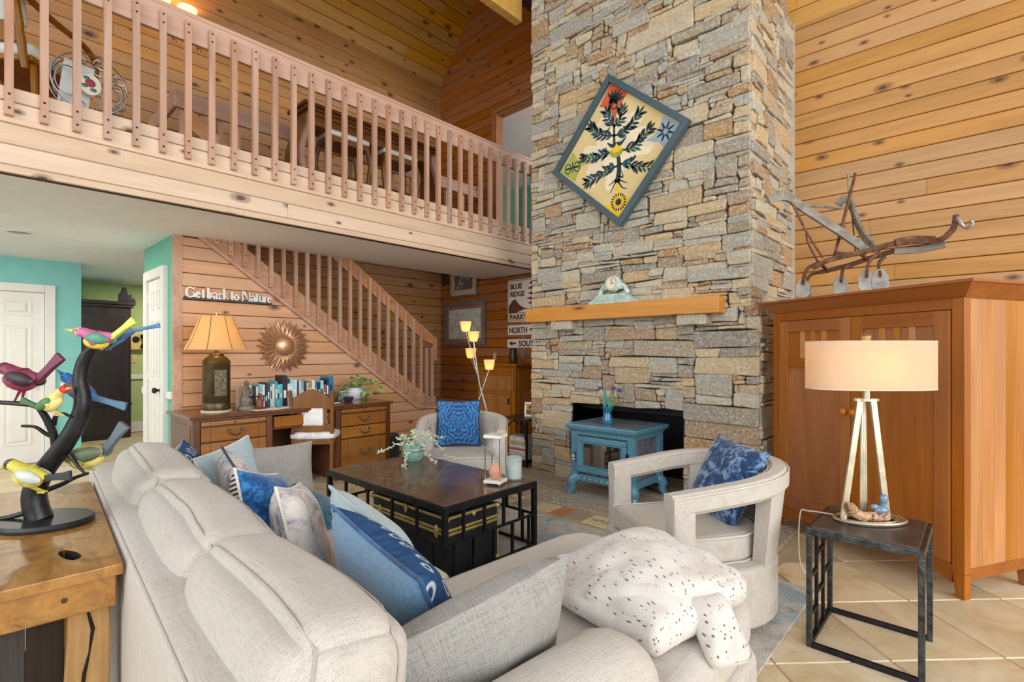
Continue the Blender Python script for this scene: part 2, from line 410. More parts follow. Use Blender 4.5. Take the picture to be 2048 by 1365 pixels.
# left wall behind the stairs and loft -------------------
wl = struct('wall_left', MB().box(XB-.1, XB, -2.6, YW+.1, 2.6, 5.9).box(XB-.1, XB, 1.4, YW+.1, 0, 2.6), m_groove)
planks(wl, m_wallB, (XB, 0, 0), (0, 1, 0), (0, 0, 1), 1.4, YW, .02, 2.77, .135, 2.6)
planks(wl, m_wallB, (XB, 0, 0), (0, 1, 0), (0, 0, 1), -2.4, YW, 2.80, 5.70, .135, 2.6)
# ceilings ------------------------------------------------
k = math.atan(1.18); cl = struct('ceiling_left', MB().box(0, 4.4, -2.6, YW+.1, .002, .1, T(XB, 0, 5.70) @ Ry(-k)), m_groove)
cu = Vector((math.cos(k), 0, math.sin(k)))
planks(cl, m_ceil, (XB, 0, 5.70), (0, 1, 0), cu, -2.4, YW, 0, 2.5, .15, 2.6)
cr = struct('ceiling_right', MB().box(-3.8, 3.2, 0, 6, -.1, -.002, T(0, YW, 4.39) @ Rx(math.radians(135))).box(-3.9, -3.8, -3.4, YW, 5.3, 9.2), m_groove)
cr.data.transform(Matrix.Identity(4))
planks(cr, m_ceil, (0, YW, 4.39), (1, 0, 0), (0, -.7071, .7071), -3.4, 2.6, 0, 1.9, .14, 3)
bm_ = struct('trim_3', MB().box(-3.86, -3.765, -2, CY+.02, 4.98, 5.3), m_ceil)
# stair wall ----------------------------------------------
def diag(y): return 2.41-.726*(y-1.575)      # lower edge of the stringer
ws = struct('wall_stair', MB().prism([(1.34, 0), (4.42, 0), (4.42, .54), (4.10, .56), (1.6, 2.385), (1.34, 2.385)], -.08, -.001, Matrix(((0, 0, 1, XS), (1, 0, 0, 0), (0, 1, 0, 0), (0, 0, 0, 1)))), m_groove)
def clip_s(z): return (1.40, 4.42 if z < .55 else max(1.42, 1.575+(2.40-z)/.726))
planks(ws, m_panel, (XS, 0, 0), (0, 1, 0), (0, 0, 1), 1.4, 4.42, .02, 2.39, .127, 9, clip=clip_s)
struct('trim_4', MB().box(XS-.01, XS+.022, 1.327, 1.40, 0, 2.40), m_rail)
# loft slab ------------------------------------------------
struct('ceiling_loft_soffit', MB().box(XS, XF, -2.6, YW, ZS, ZS+.2).box(-10.4, XS, -2.6, 1.5, ZS, ZS+.2).box(-10.4, XB-.1, 1.5, 5, ZS, ZS+.2), m_soffit)
struct('floor_loft', MB().box(XS, XF, -2.6, YW, ZS+.2, 2.90).box(XB, XS, -2.6, 1.5, ZS+.2, 2.90), m_rail)
fa = struct('wall_loft_fascia', MB().box(XF-.06, XF-.001, -2.6, YW, ZS-.006, ZF-.004), m_groove)
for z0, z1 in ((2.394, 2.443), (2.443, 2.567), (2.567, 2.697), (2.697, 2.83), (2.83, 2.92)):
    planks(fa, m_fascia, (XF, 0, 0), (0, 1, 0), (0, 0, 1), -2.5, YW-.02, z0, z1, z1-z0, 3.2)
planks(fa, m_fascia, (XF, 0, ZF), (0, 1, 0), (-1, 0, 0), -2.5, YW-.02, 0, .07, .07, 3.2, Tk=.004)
# hall -------------------------------------------------------
struct('wall_entry', MB().box(-6.62, XS-.01, 1.33, 1.42, 0, ZS), m_teal2)
struct('wall_hall_door', MB().box(-8.35, -8.2, -2.6, 1.0, 0, ZS).box(-10.4, -8.35, .9, 1.0, 0, ZS), m_teal)
struct('wall_hall_end', MB().box(-10.3, -10.15, 1.0, 5, 0, ZS), m_green)
struct('baseboard_hall', MB().box(-10.15, -10.13, 1.0, 4, 0, .16), m_white, bevel=.004)
struct('trim_5', MB().box(-10.15, -10.125, 1.0, 4, .86, .93), m_white, bevel=.006)
struct('trim_6', MB().box(-6.62, -6.5, 1.305, 1.33, .86, .93).box(-5.68, XS-.01, 1.305, 1.33, .86, .93), m_white, bevel=.006)
struct('trim_7', MB().box(-8.2, -8.175, .8, 1.0, .86, .93), m_white, bevel=.006)
struct('baseboard_entry', MB().box(-5.68, XS-.01, 1.31, 1.33, 0, .14), m_white, bevel=.004)
def door(name, W, H, mtx, lab_handle='black knob', hinge=True, knob_left=True):
    """leaf in local x 0..W, z 0..H, front face at y=0 looking towards -y"""
    d = empty(name); d['kind'] = 'structure'; d.matrix_basis = mtx
    MB().box(0, W, 0, .04, 0, H).build('door_leaf', m_white, d, bevel=.002)
    c = .11; mid = W/2
    for (z0, z1) in ((.22, .92), (1.06, 1.62), (1.73, 1.92)):
        for x0, x1 in ((c, mid-.05), (mid+.05, W-c)):
            p = MB(); fr = .035
            # raised moulding ring and proud field
            p.box(x0, x1, -.008, .001, z0, z0+.014).box(x0, x1, -.008, .001, z1-.014, z1).box(x0, x0+.014, -.0078, .001, z0+.0141, z1-.0141).box(x1-.014, x1, -.0078, .001, z0+.0141, z1-.0141)
            p.add([(x0+fr, -.001, z0+fr), (x1-fr, -.001, z0+fr), (x1-fr, -.001, z1-fr), (x0+fr, -.001, z1-fr), (x0+fr+.02, -.011, z0+fr+.02), (x1-fr-.02, -.011, z0+fr+.02), (x1-fr-.02, -.011, z1-fr-.02), (x0+fr+.02, -.011, z1-fr-.02)],
                  [(4, 5, 6, 7), (0, 1, 5, 4), (1, 2, 6, 5), (2, 3, 7, 6), (3, 0, 4, 7)])
            p.build('panel', m_white, d)
    f = MB().box(-.1, -.005, -.03, .02, 0, H+.1).box(W+.005, W+.1, -.03, .02, 0, H+.1).box(-.005, W+.005, -.03, .02, H+.005, H+.1)
    f.build('door_casing', m_white, d, bevel=.006)
    kx = .07 if knob_left else W-.07
    kb = MB().lathe([(.03, 0), (.032, .008), (.012, .012), (.012, .035), (.026, .045), (.03, .06), (.022, .072), (0.001, .076)], 14, mtx=T(kx, 0, .93) @ Rx(PI/2)).build('knob', m_black, d, True)
    for z in (.25, 1.05, 1.85):
        MB().cb((W-.004 if knob_left else .004, -.006, z), (.02, .012, .09)).build('hinge', m_white, d)
    return d
door('door_1', .80, 2.0, T(-8.2+.012, -.14, 0) @ Rz(PI/2), knob_left=False)
door('door_2', .56, 2.03, T(-6.36, 1.327-.012, 0), knob_left=False)
# ---------------------------------------------------------------- stone chimney
chim = empty('stone_chimney', (0, 0, 0), 0, 'tall dry-stacked grey and tan fieldstone chimney rising to the pine ceiling', 'chimney')
core = MB()
core.box(CX0+.02, -3.10, CY+.03, YW-.02, 0, .80).box(-1.90, CX1L-.03, CY+.03, YW-.02, 0, .80)
core.box(CX0+.02, CX1L-.03, CY+.03, YW-.02, .80, 1.66).box(CX0+.02, CX1-.03, CY+.03, YW-.02, 1.66, 5.45)
core.build('mortar_core', m_mortar, chim)
fb = MB().box(-3.10, -1.90, 5.0, 5.05, 0, .80).box(-3.12, -3.1, CY+.04, 5.0, 0, .8).box(-1.9, -1.88, CY+.04, 5.0, 0, .8).box(-3.1, -1.9, CY+.05, 5.0, .79, .81)
fb.build('firebox_lining', plain('sooty_black_lining', '#0b0b0d', .5, 0, .2), chim)
MB().box(-3.07, -1.93, CY+.20, CY+.22, .72, .79).build('lintel_bar', m_black, chim)
STONES = []
def pack(W, H, cw, ch, seed, hole=None, big=1.0):
    r = random.Random(seed); nx = max(2, round(W/cw)); nz = round(H/ch); used = [[False]*nx for _ in range(nz)]; out = []
    if hole:
        for j in range(nz):
            for i in range(nx):
                x = (i+.5)*W/nx; z = (j+.5)*H/nz
                if hole[0] < x < hole[1] and z < hole[2]: used[j][i] = True
    for j in range(nz):
        for i in range(nx):
            if used[j][i]: continue
            h = r.choices((1, 2, 3, 4, 5), (40*(2-big), 34, 16, 7*big, 4*big))[0]
            w = r.randint(h+1, 4+2*h) if h > 1 else r.randint(2, 7)
            if r.random() < .12: w = r.randint(1, 2)
            h = min(h, nz-j)
            run = 0
            while run < w and i+run < nx and not used[j][i+run]: run += 1
            w = run
            while h > 1 and any(used[j+b][i+a] for a in range(w) for b in range(h)): h -= 1
            if i+w == nx-1 and not used[j][nx-1] and all(not used[j+b][nx-1] for b in range(h)): w += 1
            for a in range(w):
                for b in range(h): used[j+b][i+a] = True
            out.append((i*W/nx, (i+w)*W/nx, j*H/nz, (j+h)*H/nz))
    return out
def stone(x0, x1, z0, z1, r, W, jit, depth):
    """outline in the face plane (a, z), returned as verts (a, out, z)"""
    def J(x, z):
        k = (round(x*1000), round(z*1000)); q = random.Random(hash(k) ^ jit)
        dx = 0 if x < .005 or x > W-.005 else q.uniform(-.016, .016)
        return x+dx, z+(q.uniform(-.011, .011) if z > .004 else 0)
    P = [J(x0, z0), J(x1, z0), J(x1, z1), J(x0, z1)]; g = .0022
    cx = sum(p[0] for p in P)/4; cz = sum(p[1] for p in P)/4; out = []
    for i in range(4):
        p, nx_, pv = Vector(P[i]), Vector(P[(i+1) % 4]), Vector(P[i-1])
        a = r.uniform(.006, .015); l1 = (nx_-p).length; l0 = (pv-p).length
        out.append(p+(pv-p)*min(.3, a/l0)); out.append(p+(nx_-p)*min(.3, a/l1))
        if l1 > .11:
            m = p.lerp(nx_, r.uniform(.35, .65)); nrm = Vector((-(nx_-p)[1], (nx_-p)[0])).normalized(); out.append(m+nrm*r.uniform(-.004, .004))
    c = Vector((cx, cz)); ring = [p+(c-p).normalized()*g for p in out]; n = len(ring)
    d = depth+r.uniform(-.012, .016); tx, tz = r.uniform(-.05, .05), r.uniform(-.06, .06)
    vs = [(p[0], -.03, p[1]) for p in ring]
    vs += [(p[0], d-.006+r.uniform(-.003, .001)+(p[0]-cx)*tx+(p[1]-cz)*tz, p[1]) for p in ring]
    for p in ring:
        q = p+(c-p).normalized()*min(.008, (c-p).length*.25); vs.append((q[0], d+r.uniform(-.002, .002)+(q[0]-cx)*tx+(q[1]-cz)*tz, q[1]))
    vs.append((cx, d+r.uniform(-.004, .006), cz))
    fs = [(i, (i+1) % n, n+(i+1) % n, n+i) for i in range(n)]+[(n+i, n+(i+1) % n, 2*n+(i+1) % n, 2*n+i) for i in range(n)]
    fs += [(2*n+i, 2*n+(i+1) % n, 3*n) for i in range(n)]
    return vs, fs
def lay(W, H, mtx, seed, hole=None, big=1.0, cw=.052, ch=.036):
    for (a, b, c, d) in pack(W, H, cw, ch, seed, hole, big):
        r = random.Random(seed*77+len(STONES)); vs, fs = stone(a, b, c, d, r, W, seed, .012)
        cx, cz = (a+b)/2, (c+d)/2; o = mtx @ Vector((cx, 0, cz))
        m3 = mtx.to_3x3()
        vv = [m3 @ Vector((x-cx, y, z-cz)) for x, y, z in vs]
        STONES.append(((b-a)*(d-c), o, vv, fs, r.random()))
FM = lambda x, y, z: Matrix(((1, 0, 0, x), (0, -1, 0, y), (0, 0, 1, z), (0, 0, 0, 1)))     # face looking to -y
lay(CX1L-CX0, 1.66, FM(CX0, CY, 0), 3, (.5, 1.7, .80), 1.25)
lay(CX1-CX0, 3.8, FM(CX0, CY, 1.66), 5, None, .95, .046, .032)
SM = lambda x, y, z: Matrix(((0, 1, 0, x), (1, 0, 0, y), (0, 0, 1, z), (0, 0, 0, 1)))      # face looking to +x
lay(YW-CY-.02, 1.66, SM(CX1L, CY, 0), 8, None, .9)
lay(YW-CY-.02, 3.4, SM(CX1, CY, 1.66), 11, None, .75)
STONES.sort(key=lambda s: -s[0]*(1 if s[1].y < CY+.05 else .35))
rest = MB(); tints = []
for i, (ar, o, vv, fs, tint) in enumerate(STONES):
    flip = o.y < CY+.05     # the mirrored face needs its winding turned
    F = [f[::-1] for f in fs] if flip else [f[::-1] for f in fs]
    if i < 296:
        me = bpy.data.meshes.new('stone'); me.from_pydata([tuple(v) for v in vv], [], F); me.update(); me.materials.append(m_stone)
        at = me.attributes.new('tint', 'FLOAT', 'POINT'); at.data.foreach_set('value', [tint]*len(vv))
        link('stone', me, None, chim, T(*o))
    else:
        rest.add([tuple(v+o) for v in vv], F); tints += [tint]*len(vv)
ro = rest.build('small_stones', m_stone, chim); ro['kind'] = 'stuff'
at = ro.data.attributes.new('tint', 'FLOAT', 'POINT'); at.data.foreach_set('value', tints)
for x in (-3.24, -1.9):
    vs, fs = stone(0, .25, 0, .085, random.Random(int(x*50)), 9, 1, .13)
    me = bpy.data.meshes.new('corbel_stone'); me.from_pydata([(p[0], p[1], p[2]) for p in vs], [], fs); me.update(); me.materials.append(m_stone)
    at = me.attributes.new('tint', 'FLOAT', 'POINT'); at.data.foreach_set('value', [.2]*len(vs))
    link('corbel_stone', me, None, chim, FM(x, CY, 1.525))
# mantel
m_mantel = wood('honey_oak_beam', '#dc9422', '#c47c14', 0, .4, True, .02, '#4a1e08', 1.9, 8.0, .8, .1)
mt = MB().box(-1.02, 1.02, 0, .14, -.11, .13).build('mantel_shelf', m_mantel, None, bevel=.006, mtx=frame_m((-2.55, 4.19, 1.615), (1, 0, 0), (0, 0, 1)))
tag(mt, 'honey coloured timber mantel beam with dark knots on the stone chimney', 'mantel')
# clock on the mantel
m_verd = plain('pale_verdigris_resin', '#b9cdc6', .6, 0, .2, 25, .2)
ck = empty('mantel_clock', (-2.53, 4.13, 1.755), 0, 'pale verdigris mantel clock in a temple-shaped case on the beam', 'clock')
b = MB().prism([(-.245, 0), (.245, 0), (.245, .012), (.14, .085), (-.14, .085), (-.245, .012)], -.05, .05, Rx(PI/2)); b.build('base', m_verd, ck)
rb = MB()
for i in range(30):
    x = -.2+i*.4/29; h = .075*(1-max(0, (abs(x)-.13)/.11)); rb.box(x-.003, x+.003, -.054, -.05, .012, max(.02, h))
rb.build('fluting', m_verd, ck)['kind'] = 'stuff'
for s in (-1, 1):
    sc_ = MB().tube(spline([(s*.15, 0, .085), (s*.125, 0, .14), (s*.085, 0, .17), (s*.075, 0, .13)], 5), [.022]*11+[.022]*5, 8); sc_.build('scroll_arm', m_verd, ck, True)
MB().lathe([(.058, -.04), (.075, -.03), (.08, 0), (.075, .03), (.062, .042), (.058, .03)], 24, mtx=T(0, 0, .185) @ Rx(PI/2)).build('clock_case', m_verd, ck, True)
dl = MB().lathe([(.001, 0), (.06, 0)], 24, mtx=T(0, -.035, .185) @ Rx(PI/2), caps=False).build('dial', plain('ivory_dial', '#efe2c2', .5, var=.03), ck)
hd = MB().box(-.002, .002, -.039, -.037, .185, .225).box(-.002, .028, -.039, -.037, .183, .187)
for k in range(12):
    a = k*PI/6; hd.box(.05*math.sin(a)-.002, .05*math.sin(a)+.002, -.038, -.036, .185+.05*math.cos(a)-.004, .185+.05*math.cos(a)+.004)
hd.build('clock_hands', m_black, dl)
# painting ------------------------------------------------
ART = {'red': [(-0.044, 0.651), (0.136, 0.501), (0.075, 0.436), (0.025, 0.365), (-0.012, 0.262), (-0.031, 0.34), (-0.076, 0.42), (-0.173, 0.463)], 'blue': [(0.48, 0.177), (0.639, 0.047), (0.496, -0.117), (0.436, -0.045), (0.301, 0.004), (0.38, 0.023), (0.436, 0.068)], 'green': [(-0.483, 0.109), (-0.426, 0.013), (-0.273, -0.026), (-0.398, -0.064), (-0.461, -0.188), (-0.636, -0.052)], 'yellow': [(-0.121, -0.51), (-0.037, -0.461), (0.004, -0.393), (0.008, -0.295), (0.035, -0.301), (0.05, -0.424), (0.16, -0.469), (0.032, -0.654)], 'cloud': [(-0.328, -0.127), (-0.287, -0.034), (-0.363, 0.054), (-0.328, 0.125), (-0.206, 0.103), (-0.233, 0.2), (-0.193, 0.312), (-0.089, 0.402), (0.063, 0.375), (0.13, 0.299), (0.184, 0.303), (0.272, 0.306), (0.289, 0.217), (0.231, 0.151), (0.358, 0.123), (0.335, 0.036), (0.391, -0.053), (0.335, -0.12), (0.231, -0.114), (0.207, -0.182), (0.112, -0.19), (0.063, -0.254), (-0.037, -0.373), (-0.114, -0.323), (-0.101, -0.237), (-0.22, -0.254), (-0.233, -0.308), (-0.273, -0.265)]}
BR = {'trunk': [(0.019, -0.309), (0.04, -0.194), (0.032, -0.072), (-0.002, -0.009), (-0.012, 0.093), (-0.012, 0.257)], 'b1': [(-0.006, 0.14), (-0.127, 0.175), (-0.206, 0.232), (-0.26, 0.288)], 'b2': [(-0.006, 0.14), (0.087, 0.145), (0.172, 0.195), (0.243, 0.263)], 'b3': [(0.075, -0.019), (0.184, -0.021), (0.254, 0.028), (0.341, 0.091)], 'b4': [(-0.037, -0.01), (-0.127, -0.003), (-0.233, -0.009), (-0.342, 0.014)], 'b5': [(0.05, -0.142), (0.136, -0.158), (0.231, -0.209), (0.358, -0.24)], 'b6': [(0.025, -0.152), (-0.089, -0.162), (-0.206, -0.201), (-0.301, -0.225)], 'r1': [(0.013, -0.285), (-0.025, -0.343), (-0.057, -0.391)], 'r2': [(0.025, -0.288), (0.075, -0.365), (0.124, -0.381)], 'r3': [(0.025, -0.277), (0.075, -0.305), (0.124, -0.332)], 'r4': [(0.007, -0.273), (-0.031, -0.297), (-0.076, -0.315)], 'r5': [(0.038, -0.248), (0.081, -0.269), (0.063, -0.199)], 'b7': [(-0.012, 0.224), (-0.063, 0.305), (-0.089, 0.38)], 'b8': [(-0.012, 0.224), (0.05, 0.27), (0.063, 0.348)]}
pt = empty('framed_painting', (-2.52, 4.17, 3.19), 0, 'slate blue framed painting of a tree hung as a diamond on the chimney', 'painting')
A = math.radians(-40.6); PM = Ry(-A)      # picture plane turned in its own plane
m_slate = wood('slate_blue_frame', '#4c636c', '#3c5058', 0, .5, False, .02)
h_ = .515; fwid = .055
for k in range(4):
    fr = MB().prism([(-h_, -h_), (h_, -h_), (h_-fwid, -h_+fwid), (-h_+fwid, -h_+fwid)], 0, .062, Rx(PI/2))
    fr.build('frame_rail', m_slate, pt, bevel=.003, mtx=Ry(-A+k*PI/2))
MB().box(-.465, .465, -.022, .0, -.465, .465).build('canvas', plain('cream_canvas', '#dcc48c', .8, var=.05, vs=3), pt, mtx=PM)
flat_mats = {'red': plain('vermilion_paint', '#cf5a36', .8), 'blue': plain('pale_blue_paint', '#94abb8', .8), 'green': plain('moss_green_paint', '#a9b04e', .8), 'yellow': plain('sunflower_yellow_paint', '#f0c232', .8), 'cloud': plain('pale_cream_paint', '#e6d8b8', .8)}
m_ink = plain('dark_ink_paint', '#25343a', .8); m_ink2 = plain('teal_ink_paint', '#1d5a78', .8); m_ink3 = plain('leaf_green_paint', '#3d6446', .8)
def flat(name, polys, y, mat, parent, th=.0006):
    b = MB()
    for P in polys: b.prism(P, -y, -y+th, Rx(PI/2) @ Matrix.Diagonal((1, 1, -1, 1)))
    return b.build(name, mat, parent)
def leaf2(x, y, a, L, W):
    c, s = math.cos(a), math.sin(a); out = []
    for t, q in ((0, 0), (.3, .8), (.55, 1), (.8, .6), (1, 0), (.8, -.6), (.55, -1), (.3, -.8)):
        u, v = t*L, q*W; out.append((x+u*c-v*s, y+u*s+v*c))
    return out
def stroke(pts, w0, w1):
    P = [Vector((p[0], p[1], 0)) for p in pts]; P = spline(P, 5); n = len(P); L = []; Rr = []
    for i, p in enumerate(P):
        t = (P[min(i+1, n-1)]-P[max(i-1, 0)]).normalized(); nn = Vector((-t.y, t.x, 0)); wv = w0+(w1-w0)*i/(n-1)
        L.append((p+nn*wv)[:2]); Rr.append((p-nn*wv)[:2])
    return [tuple(q) for q in L]+[tuple(q) for q in Rr[::-1]]
flat('painted_cloud', [[tuple(q)[:2] for q in spline([(x, y, 0) for x, y in ART['cloud']]+[(*ART['cloud'][0], 0)], 4)[:-1]]], .0235, flat_mats['cloud'], pt)
for k in ('red', 'blue', 'green', 'yellow'): flat('painted_corner', [ART[k]], .0235+.0003, flat_mats[k], pt)
tp = [stroke(BR['trunk'], .026, .009)]; lv = ([], [], []); rr = random.Random(4)
for k, p in BR.items():
    if k == 'trunk': continue
    tp.append(stroke(p, .011 if k[0] == 'b' else .009, .002))
    if k[0] == 'b':
        P = [Vector((q[0], q[1], 0)) for q in p]; Q = spline(P, 3)
        for i in range(1, len(Q)):
            d = Q[i]-Q[i-1]; a = math.atan2(d.y, d.x)
            for sgn in (-1, 1):
                lv[rr.choice((0, 0, 0, 1, 2))].append(leaf2(Q[i].x, Q[i].y, a+sgn*rr.uniform(.5, .9), rr.uniform(.07, .10), .0135))
        lv[0].append(leaf2(Q[-1].x, Q[-1].y, a, .08, .012))
flat('painted_tree', tp, .0247, m_ink, pt)
for l, m in zip(lv, (m_ink, m_ink2, m_ink3)): flat('painted_leaves', l, .0251, m, pt)
nx, nz = .013, -.002
flat('painted_nest', [[(nx+.075*math.cos(a), nz+.075*math.sin(a)*.9) for a in [PI+PI*i/12 for i in range(13)]]], .0257, plain('olive_paint', '#9aa23c', .8), pt)
flat('painted_eggs', [[(nx+.055*math.cos(a), nz+.012+.035*math.sin(a)) for a in [2*PI*i/14 for i in range(14)]]], .0261, flat_mats['yellow'], pt)
bird2 = lambda x, y, s: [(x+s*a, y+abs(s)*b) for a, b in ((0, 0), (.5, .15), (.9, .6), (1.2, 1.0), (1.0, 1.1), (.6, .75), (.1, .6), (-.3, .75), (-.55, .6), (-.35, .45), (-.3, .2))]
flat('painted_birds', [bird2(nx-.03, nz+.03, -.06), bird2(nx+.03, nz+.03, .06)]+[bird2(x, y, s) for x, y, s in ((-.14, .01, .04), (-.1, .19, .04), (.1, .17, .04), (.19, .0, .04), (.17, -.14, .04), (-.07, -.15, .04))], .0265, m_ink, pt)
sf = [leaf2(.034, -.491, 2*PI*i/18, .080, .0085) for i in range(18)]
flat('painted_sunflower_leaves', [leaf2(.034, -.491, 2*PI*(i+.5)/18, .088, .017) for i in range(18)], .0249, m_ink, pt)
flat('painted_sunflower', sf, .0255, flat_mats['yellow'], pt)
flat('painted_flower_centre', [[(.034+.03*math.cos(2*PI*i/14), -.491+.03*math.sin(2*PI*i/14)) for i in range(14)]], .0259, m_ink, pt)
bx, bz = -.49, -.045
flat('painted_butterfly', [stroke([(bx+sx*.01, bz), (bx+sx*.05, bz+s*.05), (bx+sx*.09, bz+s*.02), (bx+sx*.06, bz-.005*s), (bx+sx*.012, bz)], .005, .005) for sx in (-1, 1) for s in (-1, 1)]+[stroke([(bx, bz+.06), (bx, bz-.05)], .006, .004)], .0255, m_ink, pt)
sx0, sz0 = .5, .03
flat('painted_star', [stroke([(sx0+.022*math.cos(a), sz0+.022*math.sin(a)), (sx0+.085*math.cos(a+.35), sz0+.085*math.sin(a+.35)), (sx0+.022*math.cos(a+.75), sz0+.022*math.sin(a+.75))], .004, .004) for a in [k*PI/4 for k in range(8)]], .0255, m_ink, pt)
flat('painted_shrub', [leaf2(-.02, .46, a, .12 if 0 < a < 2.2 else .06, .016) for a in (-.4, .1, .5, .9, 1.3, 1.7, 2.1, 2.5, 2.9, 3.4)]+[stroke([(-.02, .4+.03*math.sin(a)) if 0 else (-.01+.03*math.cos(a), .42+.03*math.sin(a)) for a in (0, 1, 2, 3, 4, 5, 6.28)], .005, .005)], .0255, m_ink, pt)
# stove -----------------------------------------------------
m_blue = plain('enamel_blue_cast_iron', '#5a8ea4', .3, .1, .08, 5, .05, 40, Coat__Weight=.3)
m_soap = plain('soapstone', '#62656c', .5, 0, .28, 22, .1)
st = empty('wood_stove', (-2.44, 4.04, 0), 0, 'blue enamel wood stove with soapstone panels standing on the hearth', 'stove')
W2, D2 = .285, .225
MB().box(-W2, W2, -D2, D2, .17, .58).build('stove_body', m_soap, st)
for sx in (-1, 1):
    for sy in (-1, 1):
        c = MB().box(sx*W2-.032, sx*W2+.032, sy*D2-.032, sy*D2+.032, .15, .6)
        p = c.build('corner_post', m_blue, st, bevel=.006)
        rp = MB()
        for k in range(18): rp.ball((sx*(W2+.031), sy*(D2+.031), .2+k*.021), .009, 6, 4)
        rp.build('rope_bead', m_blue, p, True)['kind'] = 'stuff'
        L = []
        for t in (0, .25, .5, .75, 1): L.append((sx*(W2+.02+.045*t*t), sy*(D2+.02+.045*t*t), .16*(1-t)+.001))
        lg = MB().tube(spline([(sx*(W2-.01), sy*(D2-.01), .17), (sx*(W2+.03), sy*(D2+.03), .135), (sx*(W2+.03), sy*(D2+.03), .07), (sx*(W2+.055), sy*(D2+.055), .012)], 5), [.05]*4+[.045]*4+[.036]*4+[.03]*4, 8)
        lg.build('leg', m_blue, st, True)
for (x0, x1, y0, y1) in ((-W2, W2, -D2-.028, -D2+.0), (-W2, W2, D2, D2+.028), (-W2-.028, -W2, -D2, D2), (W2, W2+.028, -D2, D2)):
    MB().box(x0, x1, y0, y1, .14, .2).build('base_skirt', m_blue, st, bevel=.008)
rv = MB()
for k in range(9): rv.ball((-.24+k*.06, -D2-.03, .17), .007, 6, 4)
rv.build('rivets', plain('worn_pale_enamel', '#c3d4d8', .5), st, True)['kind'] = 'stuff'
# crown moulding
def crown(mb, hx, hy, prof):
    for (o0, z0), (o1, z1) in zip(prof, prof[1:]):
        v = [(-hx-o0, -hy-o0, z0), (hx+o0, -hy-o0, z0), (hx+o0, hy+o0, z0), (-hx-o0, hy+o0, z0), (-hx-o1, -hy-o1, z1), (hx+o1, -hy-o1, z1), (hx+o1, hy+o1, z1), (-hx-o1, hy+o1, z1)]
        mb.add(v, [(i, (i+1) % 4, 4+(i+1) % 4, 4+i) for i in range(4)])
    return mb
cm = crown(MB(), W2, D2, [(.02, .555), (.035, .56), (.035, .585), (.05, .60), (.07, .615), (.075, .64), (.07, .655), (-.0, .655)])
cm.build('top_moulding', m_blue, st)
dn = MB()
for k in range(34): x = -.33+k*.02; dn.box(x-.005, x+.005, -D2-.045, -D2-.03, .585, .602)
for k in range(27): y = -.26+k*.02; dn.box(W2+.03, W2+.045, y-.005, y+.005, .585, .602)
dn.build('dentils', m_blue, st)['kind'] = 'stuff'
MB().box(-W2, W2, -D2, D2, .62, .658).build('soapstone_top', m_soap, st)
# front: stone strips, door with glass, handle
m_sglass = NT('smoked_stove_glass'); m_sglass.col(srgb('#2a2013')); m_sglass.set(Roughness=.03, Specular__IOR__Level=1.0, Coat__Weight=1.0, IOR=2.2); m_sglass = m_sglass.m
dr = empty('stove_door'); dr.parent = st
fm = MB()
for (x0, x1, z0, z1) in ((-.25, .25, .50, .545), (-.25, .25, .225, .27), (-.25, -.205, .27, .50), (.205, .25, .27, .50)): fm.box(x0, x1, -D2-.05, -D2-.02, z0, z1)
fm.build('door_frame', m_blue, dr, bevel=.008)
f2 = MB()
for (x0, x1, z0, z1) in ((-.205, .205, .485, .50), (-.205, .205, .27, .285), (-.205, -.19, .285, .485), (.19, .205, .285, .485)): f2.box(x0, x1, -D2-.04, -D2-.02, z0, z1)
f2.build('inner_bead', m_blue, dr, bevel=.004)
MB().box(-.19, .19, -D2-.03, -D2-.022, .285, .485).build('glass_pane', m_sglass, dr)
hn = MB().tube(spline([(-.27, -D2-.02, .39), (-.275, -D2-.06, .385), (-.272, -D2-.075, .36), (-.27, -D2-.07, .34)], 4), .008, 7).ball((-.27, -D2-.07, .335), .016, 8, 6)
hn.build('handle', metal('brushed_steel', '#b9bcc0', .3), dr, True)
MB().cb((.262, -D2-.045, .42), (.014, .03, .05)).build('latch', m_black, dr, bevel=.003)
